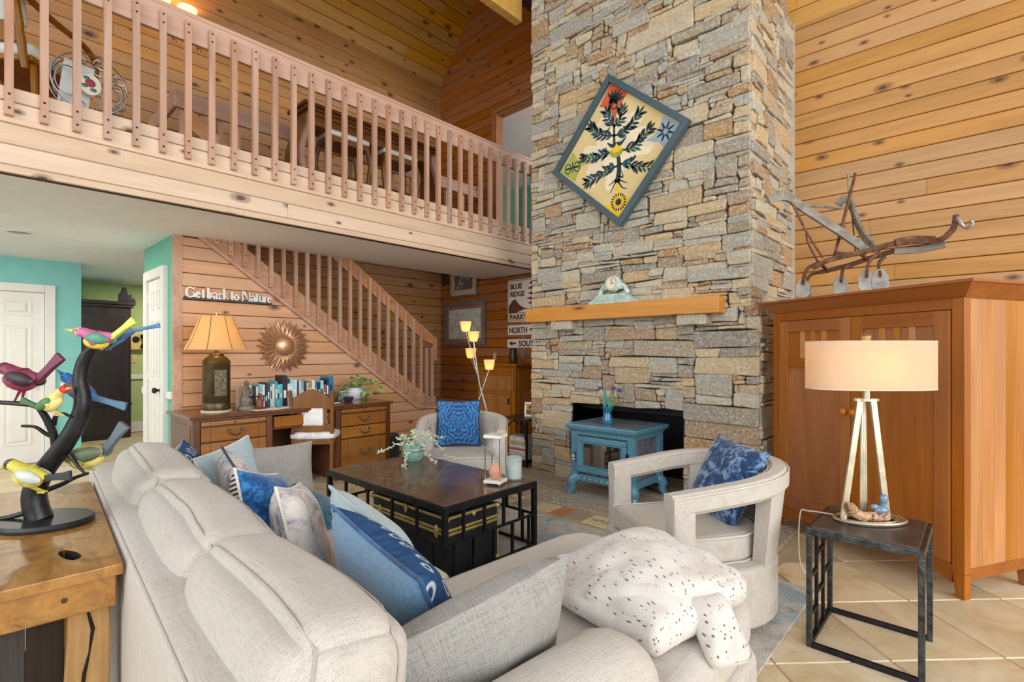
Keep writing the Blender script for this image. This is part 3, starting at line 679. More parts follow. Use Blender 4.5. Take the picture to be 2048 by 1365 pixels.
# vase with flowers on the stove
m_vblue = NT('blue_glass'); m_vblue.col(srgb('#2596c8')); m_vblue.set(Roughness=.08, Transmission__Weight=.55, Coat__Weight=.6); m_vblue = m_vblue.m
vs_ = empty('flower_vase', (-2.47, 3.93, .659), 0, 'hourglass blue glass vase of purple irises on the stove top', 'vase')
MB().lathe([(.001, .0), (.048, 0), (.052, .02), (.05, .045), (.036, .085), (.033, .1), (.036, .112), (.046, .15), (.042, .15), (.03, .112), (.027, .1), (.03, .085), (.001, .02)], 20, caps=False).build('vase_body', m_vblue, vs_, True)
m_stem = plain('stem_green', '#6f9a5a', .6); m_leafb = plain('blade_leaf_green', '#2f8f86', .5); m_iris = plain('iris_purple', '#7d55b0', .7, var=.25, vs=30); m_peach = plain('peach_bud', '#e9a48c', .7)
for (dx, dy, hh, c) in ((-.09, .02, .30, m_iris), (.075, -.02, .31, m_iris), (.105, .03, .29, m_iris), (.06, .04, .25, m_peach), (-.06, -.01, .27, m_peach), (.03, .02, .28, m_stem)):
    sb = MB().tube(spline([(dx*.1, dy*.1, .03), (dx*.4, dy*.4, hh*.5), (dx, dy, hh)], 4), .004, 6).build('stem', m_stem, vs_, True)
    fl = MB()
    if c is m_iris:
        for k in range(6):
            a = k*PI/3; up = .5 if k % 2 else -.3
            fl.add([(dx, dy, hh), (dx+.018*math.cos(a-.5), dy+.018*math.sin(a-.5), hh+.012+up*.02), (dx+.042*math.cos(a), dy+.042*math.sin(a), hh+.012+up*.045), (dx+.018*math.cos(a+.5), dy+.018*math.sin(a+.5), hh+.012+up*.02), (dx+.02*math.cos(a), dy+.02*math.sin(a), hh+.02+up*.02)], [(0, 1, 4), (1, 2, 4), (2, 3, 4), (3, 0, 4), (0, 3, 2, 1)])
    else: fl.ball((dx, dy, hh+.012), (.011, .011, .028), 8, 6)
    fl.build('blossom', c, sb, True)
lf = MB().prism([(-.014, .04), (.014, .04), (.02, .2), (.003, .37), (-.012, .2)], -.002, .002, T(-.03, 0, 0) @ Rz(.7) @ Rx(PI/2) @ Ry(.06)); lf.build('blade_leaf', m_leafb, vs_)
lf = MB().prism([(-.012, .04), (.012, .04), (.016, .17), (.0, .27), (-.012, .17)], -.002, .002, T(.02, 0, 0) @ Rz(.5) @ Rx(PI/2) @ Ry(-.08)); lf.build('blade_leaf', m_leafb, vs_)
# armoire -----------------------------------------------------
m_ch = wood('cherry_panel', '#ae6a2c', '#8e501c', 2, .38, False, .05, g=.7, coat=.15); m_chh = wood('cherry_rail', '#a66226', '#884a18', 0, .38, False, .05, g=.7, coat=.15)
m_chl = wood('cherry_boards_lit', '#c48648', '#a0662e', 2, .38, False, .14, g=.6, coat=.15)  # paler copy of the cherry: light on the side is in the colour
AM = empty('cherry_armoire', (-1.156, 4.151, 0), math.atan2(-.48, .878), 'large cherry wood armoire with two panelled doors and slatted tops beside the chimney', 'armoire')
AW, AD, AH = 1.24, .56, 1.60
MB().box(.03, AW-.03, .03, AD, .14, AH).build('case', m_ch, AM)
for k in range(5):
    y0 = .05+k*(AD-.07)/5; MB().box(AW-.031, AW-.004, y0+.0008, y0+(AD-.07)/5-.0008, .14, AH).build('side_board', m_chl, AM, bevel=.001)
for x0, x1, y0, y1 in ((0, .06, 0, .05), (AW-.06, AW, 0, .05), (0, .05, AD-.05, AD+.0), (AW-.05, AW, AD-.05, AD)):
    fm_ = 1 if x0 > .5 else -1
    pst = MB().box(x0, x1, y0, y1, .13, AH)
    xa, xb = (x0+.018, x1) if x0 > .5 else (x0, x1-.018)
    pst.add([(x0, y0, .13), (x1, y0, .13), (x1, y1, .13), (x0, y1, .13), (xa, y0, 0), (xb, y0, 0), (xb, y1, 0), (xa, y1, 0)], [(0, 1, 5, 4), (1, 2, 6, 5), (2, 3, 7, 6), (3, 0, 4, 7), (4, 5, 6, 7)])
    pst.build('corner_post', m_ch, AM, bevel=.003)
MB().prism([(.06, .07), (.12, .10), (.2, .115), (AW-.2, .115), (AW-.12, .10), (AW-.06, .07), (AW-.06, .17), (.06, .17)], -.03, 0, Rx(PI/2)).build('bottom_rail', m_chh, AM)
MB().box(.06, AW-.06, 0, .03, 1.53, AH).build('top_rail', m_chh, AM)
MB().box(AW-.03, AW-.002, .05, AD-.05, .1, .16).build('side_rail', m_chh, AM)
cr_ = MB()
for (o0, z0), (o1, z1) in zip([(.0, 1.585), (.012, 1.595), (.07, 1.655), (.085, 1.66), (.085, 1.675)], [(.012, 1.595), (.07, 1.655), (.085, 1.66), (.085, 1.675), (-.3, 1.6755)]):
    v = []
    for o, z in ((o0, z0), (o1, z1)): v += [(-o, -o, z), (AW+o, -o, z), (AW+o, AD+min(o, .0), z), (-o, AD+min(o, .0), z)]
    cr_.add(v, [(i, (i+1) % 4, 4+(i+1) % 4, 4+i) for i in range(4)])
cr_.add([(-.085, -.085, 1.675), (AW+.085, -.085, 1.675), (AW+.085, AD, 1.675), (-.085, AD, 1.675)], [(0, 1, 2, 3)])
cr_.build('cornice', m_chh, AM)
for side in (0, 1):
    x0, x1 = (.065, AW/2-.002) if side == 0 else (AW/2+.002, AW-.065)
    D_ = empty('armoire_door'); D_.parent = AM
    for (a, b) in ((x0, x0+.075), (x1-.075, x1)): MB().box(a, b, -.012, .012, .175, 1.525).build('stile', m_ch, D_, bevel=.002)
    for (a, b) in ((.175, .26), (1.19, 1.26), (1.445, 1.525)): MB().box(x0+.075, x1-.075, -.012, .012, a, b).build('rail', m_chh, D_, bevel=.002)
    MB().box(x0+.07, x1-.07, .0, .008, .25, 1.2).build('lower_panel', m_ch, D_)
    xm = (x0+x1)/2
    MB().box(x0+.07, x1-.07, .004, .008, 1.25, 1.45).build('upper_panel', m_ch, D_)
    for q in (-.085, 0, .085): MB().box(xm+q-.017, xm+q+.017, -.008, .006, 1.258, 1.447).build('slat', m_chl, D_, bevel=.002)
    kx = x1-.03 if side == 0 else x0+.03
    MB().lathe([(.008, 0), (.009, .012), (.018, .018), (.022, .028), (.016, .038), (.001, .042)], 14, mtx=T(kx, -.012, .92) @ Rx(PI/2)).build('knob', wood('turned_cherry_knob', '#d08a44', '#b8702c', 2, .3, False), D_, True)
# ---------------------------------------------------------------- loft railing
m_bolt = metal('dark_bolt', '#4a3b33', .4)
RL = empty('loft_railing', (0, 0, 0), 0, 'pine loft railing with wide top board and square bolted balusters over the white soffit', 'railing')
FX = XF+.016
MB().box(0, 7.8, 0, .19, -.04, 0).build('top_rail', m_rail, RL, bevel=.004, mtx=frame_m((FX, -2.5, 3.62), (0, 1, 0), (0, 0, 1)))
MB().box(0, 7.8, 0, .03, -.05, .0).build('rail_cap', m_rail, RL, bevel=.004, mtx=frame_m((FX+.004, -2.5, 3.81), (0, 1, 0), (0, 0, 1)))
bal = MB().box(0, .04, -.02, .02, 2.735, 3.752).mesh('baluster', mats=[m_railV])
blt = MB()
for z in (2.775, 2.86, 3.665, 3.725): blt.ball((.04, 0, z), (.004, .0075, .0075), 8, 4)
blt = blt.mesh('bolt_heads', True, [m_bolt])
Y = .191-.1575*4
while Y < 5.1:
    b = link('baluster', bal, None, RL, T(FX, Y, 0)); link('bolt_heads', blt, None, b)['kind'] = 'stuff'; Y += .1575
# guard rail round the stairwell
GR = empty('stairwell_guard_rail', (0, 0, 0), 0, 'inner pine guard rail round the stairwell, seen through the loft balusters', 'railing')
MB().box(0, 3.95, 0, .165, -.04, 0).build('top_rail', m_rail, GR, bevel=.012, mtx=frame_m((-5.53, 1.366, 3.603), (0, 1, 0), (0, 0, 1)))
MB().box(0, 1.0, 0, .165, -.04, 0).build('top_rail', m_rail, GR, bevel=.012, mtx=frame_m((-5.53, 1.38, 3.603), (-1, 0, 0), (0, 0, 1)))
gb = MB().box(-.04, 0, -.022, .022, 2.76, 3.62).mesh('baluster', mats=[m_railV])
for k in range(14): link('baluster', gb, None, GR, T(-5.57, 1.414+k*.165 if k < 4 else 1.97+(k-3)*.3, 0))
# ---------------------------------------------------------------- staircase
ST = empty('staircase', (0, 0, 0), 0, 'pine staircase with sloping rail and bolted balusters behind the panelled wall', 'staircase')
sl = .715
YZ = lambda x0: Matrix(((0, 0, 1, x0), (1, 0, 0, 0), (0, 1, 0, 0), (0, 0, 0, 1)))     # local (y,z,x)
low = lambda y: .60-sl*(y-4.08)
m_str = wood('pine_stringer', '#d09a6e', '#b27a4c', 1, .45, True, .04, ka=1.7, kc=4)
MB().prism([(1.45, low(1.45)), (4.08, low(4.08)), (4.40, .565), (4.40, .70), (4.25, low(4.08)+.11), (4.08, low(4.08)+.235), (1.45, low(1.45)+.235)], -.02, .03, YZ(XS+.016)).build('stringer', m_str, ST, bevel=.003)
MB().prism([(1.45, low(1.45)-.03), (4.07, low(4.08)-.03), (4.42, .53), (4.42, .567), (4.09, .602), (1.45, low(1.45)+.004)], 0, .042, YZ(XS+.016)).build('stringer_moulding', m_railV, ST, bevel=.004)
rt = lambda y: 1.68-sl*(y-4.14)
MB().prism([(1.45, rt(1.45)), (4.20, rt(4.20)), (4.42, rt(4.42)), (4.42, 1.19), (4.36, 1.19), (4.36, rt(4.36)-.12), (4.20, rt(4.20)-.185), (1.45, rt(1.45)-.185)], -.012, .03, YZ(XS+.016)).build('hand_rail', m_str, ST, bevel=.004)
xs_ = [1.675+k*.1295 for k in range(19)]+[4.13, 4.22, 4.31]
for y in xs_:
    z0 = max(low(y)+.03, .585); z1 = rt(y)-.035
    if y > 4.2: z1 = 1.36
    b = MB().box(0, .036, -.018, .018, z0, z1).build('baluster', m_railV, ST, mtx=T(XS+.046, y, 0))
    bl = MB()
    for z in (z0+.035, z0+.11): bl.ball((.036, 0, z), (.004, .006, .006), 7, 4)
    bl.build('bolt_heads', m_bolt, b, True)['kind'] = 'stuff'
for k in range(12):
    y1 = 4.2-k*.235; z = .56+k*.175
    if z > 2.7: break
    MB().box(XB+.03, XS-.1, y1-.28, y1, z-.03, z).build('tread', m_rail, ST, bevel=.003)
MB().box(XB+.03, XS-.1, 4.2, 5.3, .5, .56).build('landing', m_rail, ST)
# ---------------------------------------------------------------- rug
def rug_mat():
    t = NT('abstract_rug_pile'); v = t.coord(rnd=False)
    n = t.noise(v, 1.6, 6, .7, .8); n2 = t.noise(t.coord((1, 1, 1), False), 2.6, 6, .75, .6); n3 = t.noise(v, 60, 3, .7); n4 = t.noise(v, 5, 5, .8, 1.0)
    c = t.ramp(n, [(.32, srgb('#8f8478')), (.42, srgb('#b4aa9e')), (.5, srgb('#c9c4ba')), (.56, srgb('#9cb0ba')), (.64, srgb('#6d8fa4')), (.7, srgb('#b0a79a'))])
    c = t.mix(t.ramp(n2, [(.60, (0, 0, 0, 1)), (.66, (1, 1, 1, 1))]), c, srgb('#b87f2a'))
    c = t.mix(t.ramp(n4, [(.63, (0, 0, 0, 1)), (.70, (.8, .8, .8, 1))]), c, srgb('#44586a'))
    c = t.mix(t.ramp(n3, [(.35, (.35, .35, .35, 1)), (.6, (0, 0, 0, 1))]), c, srgb('#6c6459'))
    t.col(c); t.set(Roughness=1, Sheen__Weight=.2); t.bump(n3, .6, .006); return t.m
rg = MB().box(-1.52, 1.52, -1.1, 1.1, 0, .012).build('area_rug', rug_mat(), None, bevel=.004)
rg.location = (-2.18, 2.04, .0005); tag(rg, 'abstract grey, blue and ochre area rug under the coffee table', 'rug')
# ---------------------------------------------------------------- sofa
m_sofa = fabric('oatmeal_linen', '#c9c2b9', '#b0a89f', 1, .95, 700, .35)
m_seam = plain('linen_seam', '#b5ada2', .95)
SO = empty('sectional_sofa', (-.5, .207, 0), -.0759, 'oatmeal linen sectional sofa with a chaise, its cushioned back towards us', 'sofa')
MB().soft((1.43, .10, .33), .035, (0, .006, .0), 10, T(-1.53, .114, .39)).build('back_frame', m_sofa, SO, True)
MB().box(-2.9, -.12, .02, .05, .03, .07).build('plinth', m_seam, SO)
MB().tube([(-2.94, .024, .708), (-.12, .024, .708)], .004, 6).build('back_seam', m_seam, SO, True)
MB().soft((1.42, .42, .12), .03, (0, 0, 0), 8, T(-1.53, .53, .17)).build('seat_base', m_sofa, SO, True)
MB().soft((.12, .44, .285), .10, (.012, .012, .015), 10, T(-.22, .49, .335)).build('armrest', m_sofa, SO, True)
MB().soft((.115, .45, .28), .09, (.012, .012, .015), 10, T(-2.84, .52, .33)).build('armrest', m_sofa, SO, True)
for x0, x1 in ((-2.72, -1.90), (-1.90, -1.07)):
    MB().soft(((x1-x0)/2-.003, .39, .09), .055, (0, .01, .02), 10, T((x0+x1)/2, .62, .365)).build('seat_cushion', m_sofa, SO, True)
MB().prism([(-1.08, .90), (-.105, .90), (-.18, 1.60), (-.24, 1.68), (-.95, 1.74), (-1.08, 1.68)], .05, .285).build('chaise_base', m_sofa, SO, True, bevel=.025, seg=3)
ccu = MB().prism([(-1.07, .22), (-.345, .22), (-.345, .945), (-.11, .945), (-.175, 1.50), (-.20, 1.60), (-.25, 1.67), (-.34, 1.71), (-.95, 1.76), (-1.05, 1.73), (-1.09, 1.62)], .285, .455)
co = ccu.build('chaise_cushion', m_sofa, SO, True, bevel=.055, seg=4)
def wrinkle(seed, amp, sc):
    def f(o):
        n = mnoise.noise(Vector((o.x*sc, o.y*sc*.4+seed*7, o.z*sc*.7)))
        return o+Vector((0, amp*n, amp*.6*n))
    return f
for k, (x0, x1) in enumerate(((-2.70, -1.845), (-1.845, -.99), (-.99, -.33))):
    m = T((x0+x1)/2, .215, (.61, .585, .592)[k]) @ Rx(-.13); hf = ((x1-x0)/2+.014, .110, .215); bl_ = (.014, .050, .026); wf = wrinkle(k, .010, 4)
    bc = MB().soft(hf, .07, bl_, 20, m, wf, .42).build('back_cushion', m_sofa, SO, True)
    for yy in (-.80, .80):
        P = []
        for (p0, p1) in (((-1, -.6), (-1, 1)), ((-1, 1), (1, 1)), ((1, 1), (1, -.6))):
            for q in range(10):
                t = q/9*.98+.01; v = softpt((p0[0]+(p1[0]-p0[0])*t, yy, p0[1]+(p1[1]-p0[1])*t), hf, .07, bl_, wf, .42); P.append(m @ (v+Vector((v.x*.004, math.copysign(.002, v.y), v.z*.008))))
        MB().tube(spline(P, 2), .0022, 5).build('piping', m_seam, bc, True)
# ---------------------------------------------------------------- pillows
def pillow_mesh(w, h, t, n=18, conc=.07, ears=.5, seed=0):
    b = MB(); vs = []; fs = []
    for s in (1, -1):
        def fn(a, c, s=s):
            u, v = 2*a-1, 2*c-1
            x = w/2*u*(1-conc*(1-v*v)*abs(u)); y = h/2*v*(1-conc*(1-u*u)*abs(v))
            z = s*t/2*max(0, (1-u**4)*(1-v**4))**ears*(.75+.25*(1-u*u)*(1-v*v))
            z += s*.10*t*mnoise.noise(Vector((u*1.6+seed, v*1.6, s*3)))*max(0, (1-u*u)*(1-v*v))
            return (x, y, z)
        g = MB().grid(fn, n, n)
        b.cur = 0 if s > 0 else 1
        b.add(g.v, g.f if s > 0 else [f[::-1] for f in g.f])
    return b
def pillow(name, loc, n_dir, up, w, h, t, mats, label, piping=None, par=None, seed=0, group='throw pillows on the sofa', ws=False):
    """front face towards n_dir"""
    n = Vector(n_dir).normalized(); u = Vector(up); u = (u-n*u.dot(n)).normalized(); x = u.cross(n)
    m = Matrix((x, u, n)).transposed().to_4x4(); m.translation = Vector(loc)
    o = empty(name, label=label, cat='pillow', group=group); o.matrix_basis = m
    b = pillow_mesh(w, h, t, seed=seed)
    me = b.mesh('pillow_cover', True, mats if len(mats) > 1 else [mats[0], mats[0]])
    c = link('pillow_cover', me, None, o)
    if piping:
        P = []
        for s in range(4):
            for k in range(12):
                q = -1+2*k/12; u_, v_ = ((q, -1), (1, q), (-q, 1), (-1, -q))[s]
                P.append((w/2*u_*(1-.07*(1-v_*v_)*abs(u_)), h/2*v_*(1-.07*(1-u_*u_)*abs(v_)), 0))
        MB().tube(P, .006, 6, closed=True).build('piping', piping, o, True)
    return o
m_pblue = fabric('steel_blue_velvet', '#6f9cc0', '#4d7ba2', .6, .7, 300, .1, .6)
def toned(name, c1, c2, c3, sc, thr=(.42, .52, .6), rough=.9):
    t = NT(name); v = t.coord(); n = t.noise(v, sc, 6, .72, .7); f = t.noise(v, 300, 2)
    t.col(t.ramp(n, [(thr[0], srgb(c1)), (thr[1], srgb(c2)), (thr[2], srgb(c3))])); t.set(Roughness=rough, Sheen__Weight=.3); t.bump(f, .3, .003); return t.m
m_navy = toned('navy_patterned_linen', '#16406e', '#1f568c', '#2c6aa4', 9)
m_floral = toned('faded_floral_linen', '#66789c', '#c4bcc0', '#e6ddd6', 12, (.36, .47, .58))
m_palebl = fabric('pale_blue_chenille', '#b9cdd4', '#97b0ba', 1, .95, 250, .6)
m_glin = fabric('grey_slub_linen', '#a19f99', '#7f7d78', 1, .95, 500, .7)
m_cob = toned('cobalt_batik', '#0f4a84', '#1c66ac', '#3f88c4', 26)
m_teal_d = toned('dark_teal_weave', '#14465e', '#1d5c76', '#2b7088', 20)
m_cream = fabric('cream_cotton', '#e8e2d8', None, 1, .95, 300, .4)
def stitched():
    t = NT('black_stitched_cream'); v = t.coord(rnd=False)
    sx = t.n('ShaderNodeSeparateXYZ', Vector=v)
    w1 = t.math('SINE', t.math('MULTIPLY', sx.outputs[1], 330)); w2 = t.math('SINE', t.math('MULTIPLY', sx.outputs[0], 95))
    n = t.noise(v, 60, 2)
    k = t.math('MULTIPLY', t.math('GREATER_THAN', w1, .1), t.math('GREATER_THAN', t.math('ADD', w2, n), .35))
    t.col(t.mix(k, srgb('#e6e0d6'), srgb('#33383f'))); t.set(Roughness=.95); return t.m
m_stitch = stitched()
def dotted():
    t = NT('navy_with_white_motifs'); v = t.coord((1, 1, 0), False)
    vo = t.n('ShaderNodeTexVoronoi', Vector=v, Scale=13.0, Randomness=.25); d = vo.outputs['Distance']
    k = t.ramp(d, [(.16, (0, 0, 0, 1)), (.2, (1, 1, 1, 1)), (.27, (1, 1, 1, 1)), (.31, (0, 0, 0, 1))])
    n = t.noise(v, 40, 3)
    c = t.ramp(n, [(.35, srgb('#143f6c')), (.65, srgb('#215a92'))])
    t.col(t.mix(k, c, srgb('#c9d6e0'))); t.set(Roughness=.9); return t.m
m_dot = dotted()
a_ = -.0759; cs, sn = math.cos(a_), math.sin(a_)
def sw(x, y, z): return (-.5+x*cs-y*sn, .207+x*sn+y*cs, z)
def sd(x, y, z): return (x*cs-y*sn, x*sn+y*cs, z)
UP = (0, 0, 1)
pillow('navy_pillow', sw(-2.66, .42, .60), sd(.25, .95, .25), UP, .46, .42, .17, [m_dot, m_pblue], 'navy pillow with small white motifs in the far sofa corner', m_navy, seed=1)
pillow('pale_pillow', sw(-2.57, .62, .595), sd(.75, .55, .3), sd(.2, .0, 1), .42, .40, .15, [m_palebl, m_palebl], 'pale blue pillow standing behind the faded floral one', m_cream, seed=2)
pillow('grey_linen_pillow', sw(-2.62, .86, .575), sd(1, -.05, .2), UP, .42, .36, .13, [m_glin, m_glin], 'square grey linen pillow against the far armrest', None, seed=3)
pillow('floral_pillow', sw(-2.17, .55, .60), sd(.12, .98, .3), sd(.08, 0, 1), .46, .42, .15, [m_floral, m_floral], 'faded floral pillow with a dark seam, second from the far armrest', plain('dark_blue_cord', '#3b4a66', .9), seed=4)
pillow('cobalt_pillow', sw(-1.84, .55, .585), sd(.58, .76, .28), sd(-.40, 0, 1), .40, .40, .20, [m_cob, m_stitch], 'cobalt pillow whose cream back is stitched with black thread', m_cream, seed=5)
pillow('teal_pillow', sw(-2.08, .84, .50), sd(.3, .2, 1), sd(-.6, .8, .1), .42, .36, .10, [m_teal_d, m_teal_d], 'dark teal pillow lying flat on the far seat cushion', m_teal_d, seed=6)
pillow('floral_pillow', sw(-1.50, .58, .575), sd(.45, .85, .25), sd(-.25, 0, 1), .44, .42, .17, [m_floral, m_floral], 'faded floral pillow standing on its corner beside the big blue ones', m_cream, seed=7)
pillow('pale_blue_pillow', sw(-1.12, .72, .575), sd(.1, .90, .45), sd(.06, 0, 1), .54, .44, .17, [m_palebl, m_palebl], 'large pale blue chenille pillow behind the steel blue velvet one', m_palebl, seed=8)
pillow('velvet_pillow', sw(-.80, .60, .585), sd(.10, .88, .42), sd(.04, 0, 1), .62, .44, .21, [m_dot, m_pblue], 'large steel blue velvet pillow with a navy patterned front', m_navy, seed=9)
pillow('slub_linen_pillow', sw(-.43, .59, .595), sd(-.85, .12, .50), sd(0, -.28, 1), .50, .40, .18, [m_glin, m_glin], 'large grey slub linen pillow leaning by the near armrest', None, seed=10)
# ---------------------------------------------------------------- throw
def throw_mat():
    t = NT('spotted_faux_fur'); v = t.coord(rnd=False)
    n = t.noise(v, 5, 4)
    vo = t.n('ShaderNodeTexVoronoi', Vector=t.n('ShaderNodeVectorMath', _operation='MULTIPLY', i0=t.n('ShaderNodeVectorMath', _operation='ADD', i0=v, i1=t.n('ShaderNodeVectorMath', _operation='SCALE', i0=t.n('ShaderNodeTexNoise', Vector=v, Scale=6.0).outputs[1], Scale=.05).outputs[0]).outputs[0], i1=(17, 56, 56)).outputs[0], Scale=1.0, Randomness=.8).outputs['Distance']
    k = t.ramp(vo, [(.17, (1, 1, 1, 1)), (.24, (0, 0, 0, 1))])
    gate = t.ramp(t.noise(v, 3.2, 2), [(.36, (.2, .2, .2, 1)), (.48, (1, 1, 1, 1))])
    c = t.ramp(n, [(.3, srgb('#c9bdb4')), (.6, srgb('#e6e1da'))])
    t.col(t.mix(t.math('MULTIPLY', t.math('MULTIPLY', k, gate), .85), c, srgb('#4c4743'))); t.set(Roughness=1, Sheen__Weight=.5)
    t.bump(t.noise(v, 260, 3), .6, .004); return t.m
m_throw = throw_mat(); m_fur = plain('grey_fur_lining', '#cfc6bd', 1, 0, .12, 40, .6, 200)
TH_ = .8
TH = empty('throw_blanket', sw(-.45, 1.36, .456), -.3, 'white faux fur throw with dark flecks heaped on the chaise', 'blanket')
TH.scale = (.74, .78, 1.0)
def heap(sx, sy, sz, seed, amp=.02):
    def f(o):
        q = Vector((o.x*5+seed, o.y*5, o.z*4)); n = mnoise.noise(q); n2 = mnoise.noise(q*2.3)
        d = 1-min(1, ((o.x/sx)**2+(o.y/sy)**2)*.5)
        return Vector((o.x*(1+.05*n), o.y*(1+.06*n2), o.z*(.55+.55*d)+amp*(n+.5*n2) if o.z > 0 else o.z*.9))
    return f
MB().soft((.33, .30, .075), .07, (.02, .02, .03), 22, T(0, 0, .080), heap(.33, .30, .075, 3, .022)).build('upper_fold', m_throw, TH, True)
MB().soft((.30, .15, .055), .05, (.0, .03, .02), 16, T(.09, -.23, .058) @ Rz(.12), heap(.3, .15, .055, 9, .015)).build('front_fold', m_throw, TH, True)
MB().soft((.24, .05, .05), .045, (.0, .02, .0), 12, T(-.10, -.30, .05) @ Rz(.25), heap(.24, .05, .05, 5, .02)).build('lining_fold', m_fur, TH, True)
MB().soft((.12, .09, .04), .04, (.0, .0, .02), 12, T(.40, -.02, .035) @ Rz(-.3) @ Ry(.45), heap(.1, .1, .04, 15, .02)).build('trailing_corner', m_throw, TH, True)
MB().soft((.20, .13, .05), .045, (.0, .0, .02), 16, T(.17, -.20, .075) @ Rz(.45) @ Ry(.10), heap(.2, .13, .05, 21, .018)).build('side_fold', m_throw, TH, True)
# ---------------------------------------------------------------- coffee table and trunk
m_iron = plain('blackened_steel', '#2a2d31', .42, .7, .25, 20, .25, 70)
m_ctop = plain('dark_bronze_tabletop', '#6e5442', .3, .3, .25, 5, .03, 90, Coat__Weight=.3)
CT = empty('coffee_table', (-2.83, 2.19, 0), 0, 'dark metal coffee table with latticed sides standing on the rug', 'table')
hx, hy, hz = .665, .395, .45
MB().box(-hx+.012, hx-.012, -hy+.012, hy-.012, hz-.012, hz).build('tabletop', m_ctop, CT, bevel=.003)
MB().box(-hx, hx, -hy, -hy+.03, hz-.045, hz-.004).box(-hx, hx, hy-.03, hy, hz-.045, hz-.004).box(-hx, -hx+.03, -hy+.03, hy-.03, hz-.045, hz-.004).box(hx-.03, hx, -hy+.03, hy-.03, hz-.045, hz-.004).build('top_frame', m_iron, CT, bevel=.003)
for sx in (-1, 1):
    for sy in (-1, 1): MB().box(sx*hx-.03*(sx > 0), sx*hx+.03*(sx < 0), sy*hy-.03*(sy > 0), sy*hy+.03*(sy < 0), .013, hz-.045).build('leg', m_iron, CT, bevel=.002)
for s, L in ((0, hx), (1, hy)):
    for sg in (-1, 1):
        def P(t, z): return (-L+2*L*t, sg*(hy-.012), z) if s == 0 else (sg*(hx-.012), -L+2*L*t, z)
        MB().bar(P(.02, .23), P(.98, .23), .014, .014).build('cross_bar', m_iron, CT)
        MB().bar(P(.02, .03), P(.98, .03), .014, .02).build('bottom_bar', m_iron, CT)
        for t in (.19, .40, .61, .80): MB().bar(P(t, .23), P(t, hz-.045), .016, .016).build('upright', m_iron, CT)
        for t in (.10, .29, .5, .71, .91): MB().bar(P(t, .03), P(t, .23), .016, .016).build('upright', m_iron, CT)
m_trunk = plain('black_vinyl_trunk', '#1b2028', .5, 0, .1, 10, .1, 200); m_brass = metal('worn_brass', '#dcc07a', .35, .12, .6)
TK = empty('steamer_trunk', (-2.60, 2.065, .0125), 0, 'black steamer trunk with brass edging under the coffee table', 'trunk')
tx, ty = .375, .205
MB().box(-tx, tx, -ty, ty, 0, .255).build('trunk_body', m_trunk, TK, bevel=.004)
ld = MB().box(-tx, tx, -ty, ty, .262, .345).build('trunk_lid', m_trunk, TK, bevel=.004)
for z in (.247, .27, .34): 
    tr_ = MB()
    for (a, b, c, d) in ((-tx-.004, tx+.004, -ty-.004, -ty+.004), (-tx-.004, tx+.004, ty-.004, ty+.004), (-tx-.004, -tx+.004, -ty+.004, ty-.004), (tx-.004, tx+.004, -ty+.004, ty-.004)): tr_.box(a, b, c, d, z-.008, z+.008)
    tr_.build('brass_band', m_brass, TK, bevel=.002)
for sx in (-1, 1):
    for sy in (-1, 1):
        MB().box(sx*tx-.005, sx*tx+.005, sy*ty-.005, sy*ty+.005, .0, .346).build('brass_corner', m_brass, TK, bevel=.002)
        MB().ball((sx*tx, sy*ty, .335), .02, 8, 6).ball((sx*tx, sy*ty, .012), .018, 8, 6).build('corner_cap', m_brass, TK, True)
for x in (-.29, .29, 0):
    k = MB().lathe([(.022 if x else .012, 0), (.026 if x else .014, .004), (.02, .009), (.001, .012)], 14, mtx=T(x, -ty-.003, .255 if x else .33) @ Matrix.Diagonal((.8, 1, 1.5, 1)) @ Rx(PI/2)); k.build('latch', m_brass, TK, True)
MB().lathe([(.012, 0), (.014, .006), (.001, .01)], 12, mtx=T(tx+.003, 0, .33) @ Ry(PI/2)).build('latch', m_brass, TK, True)
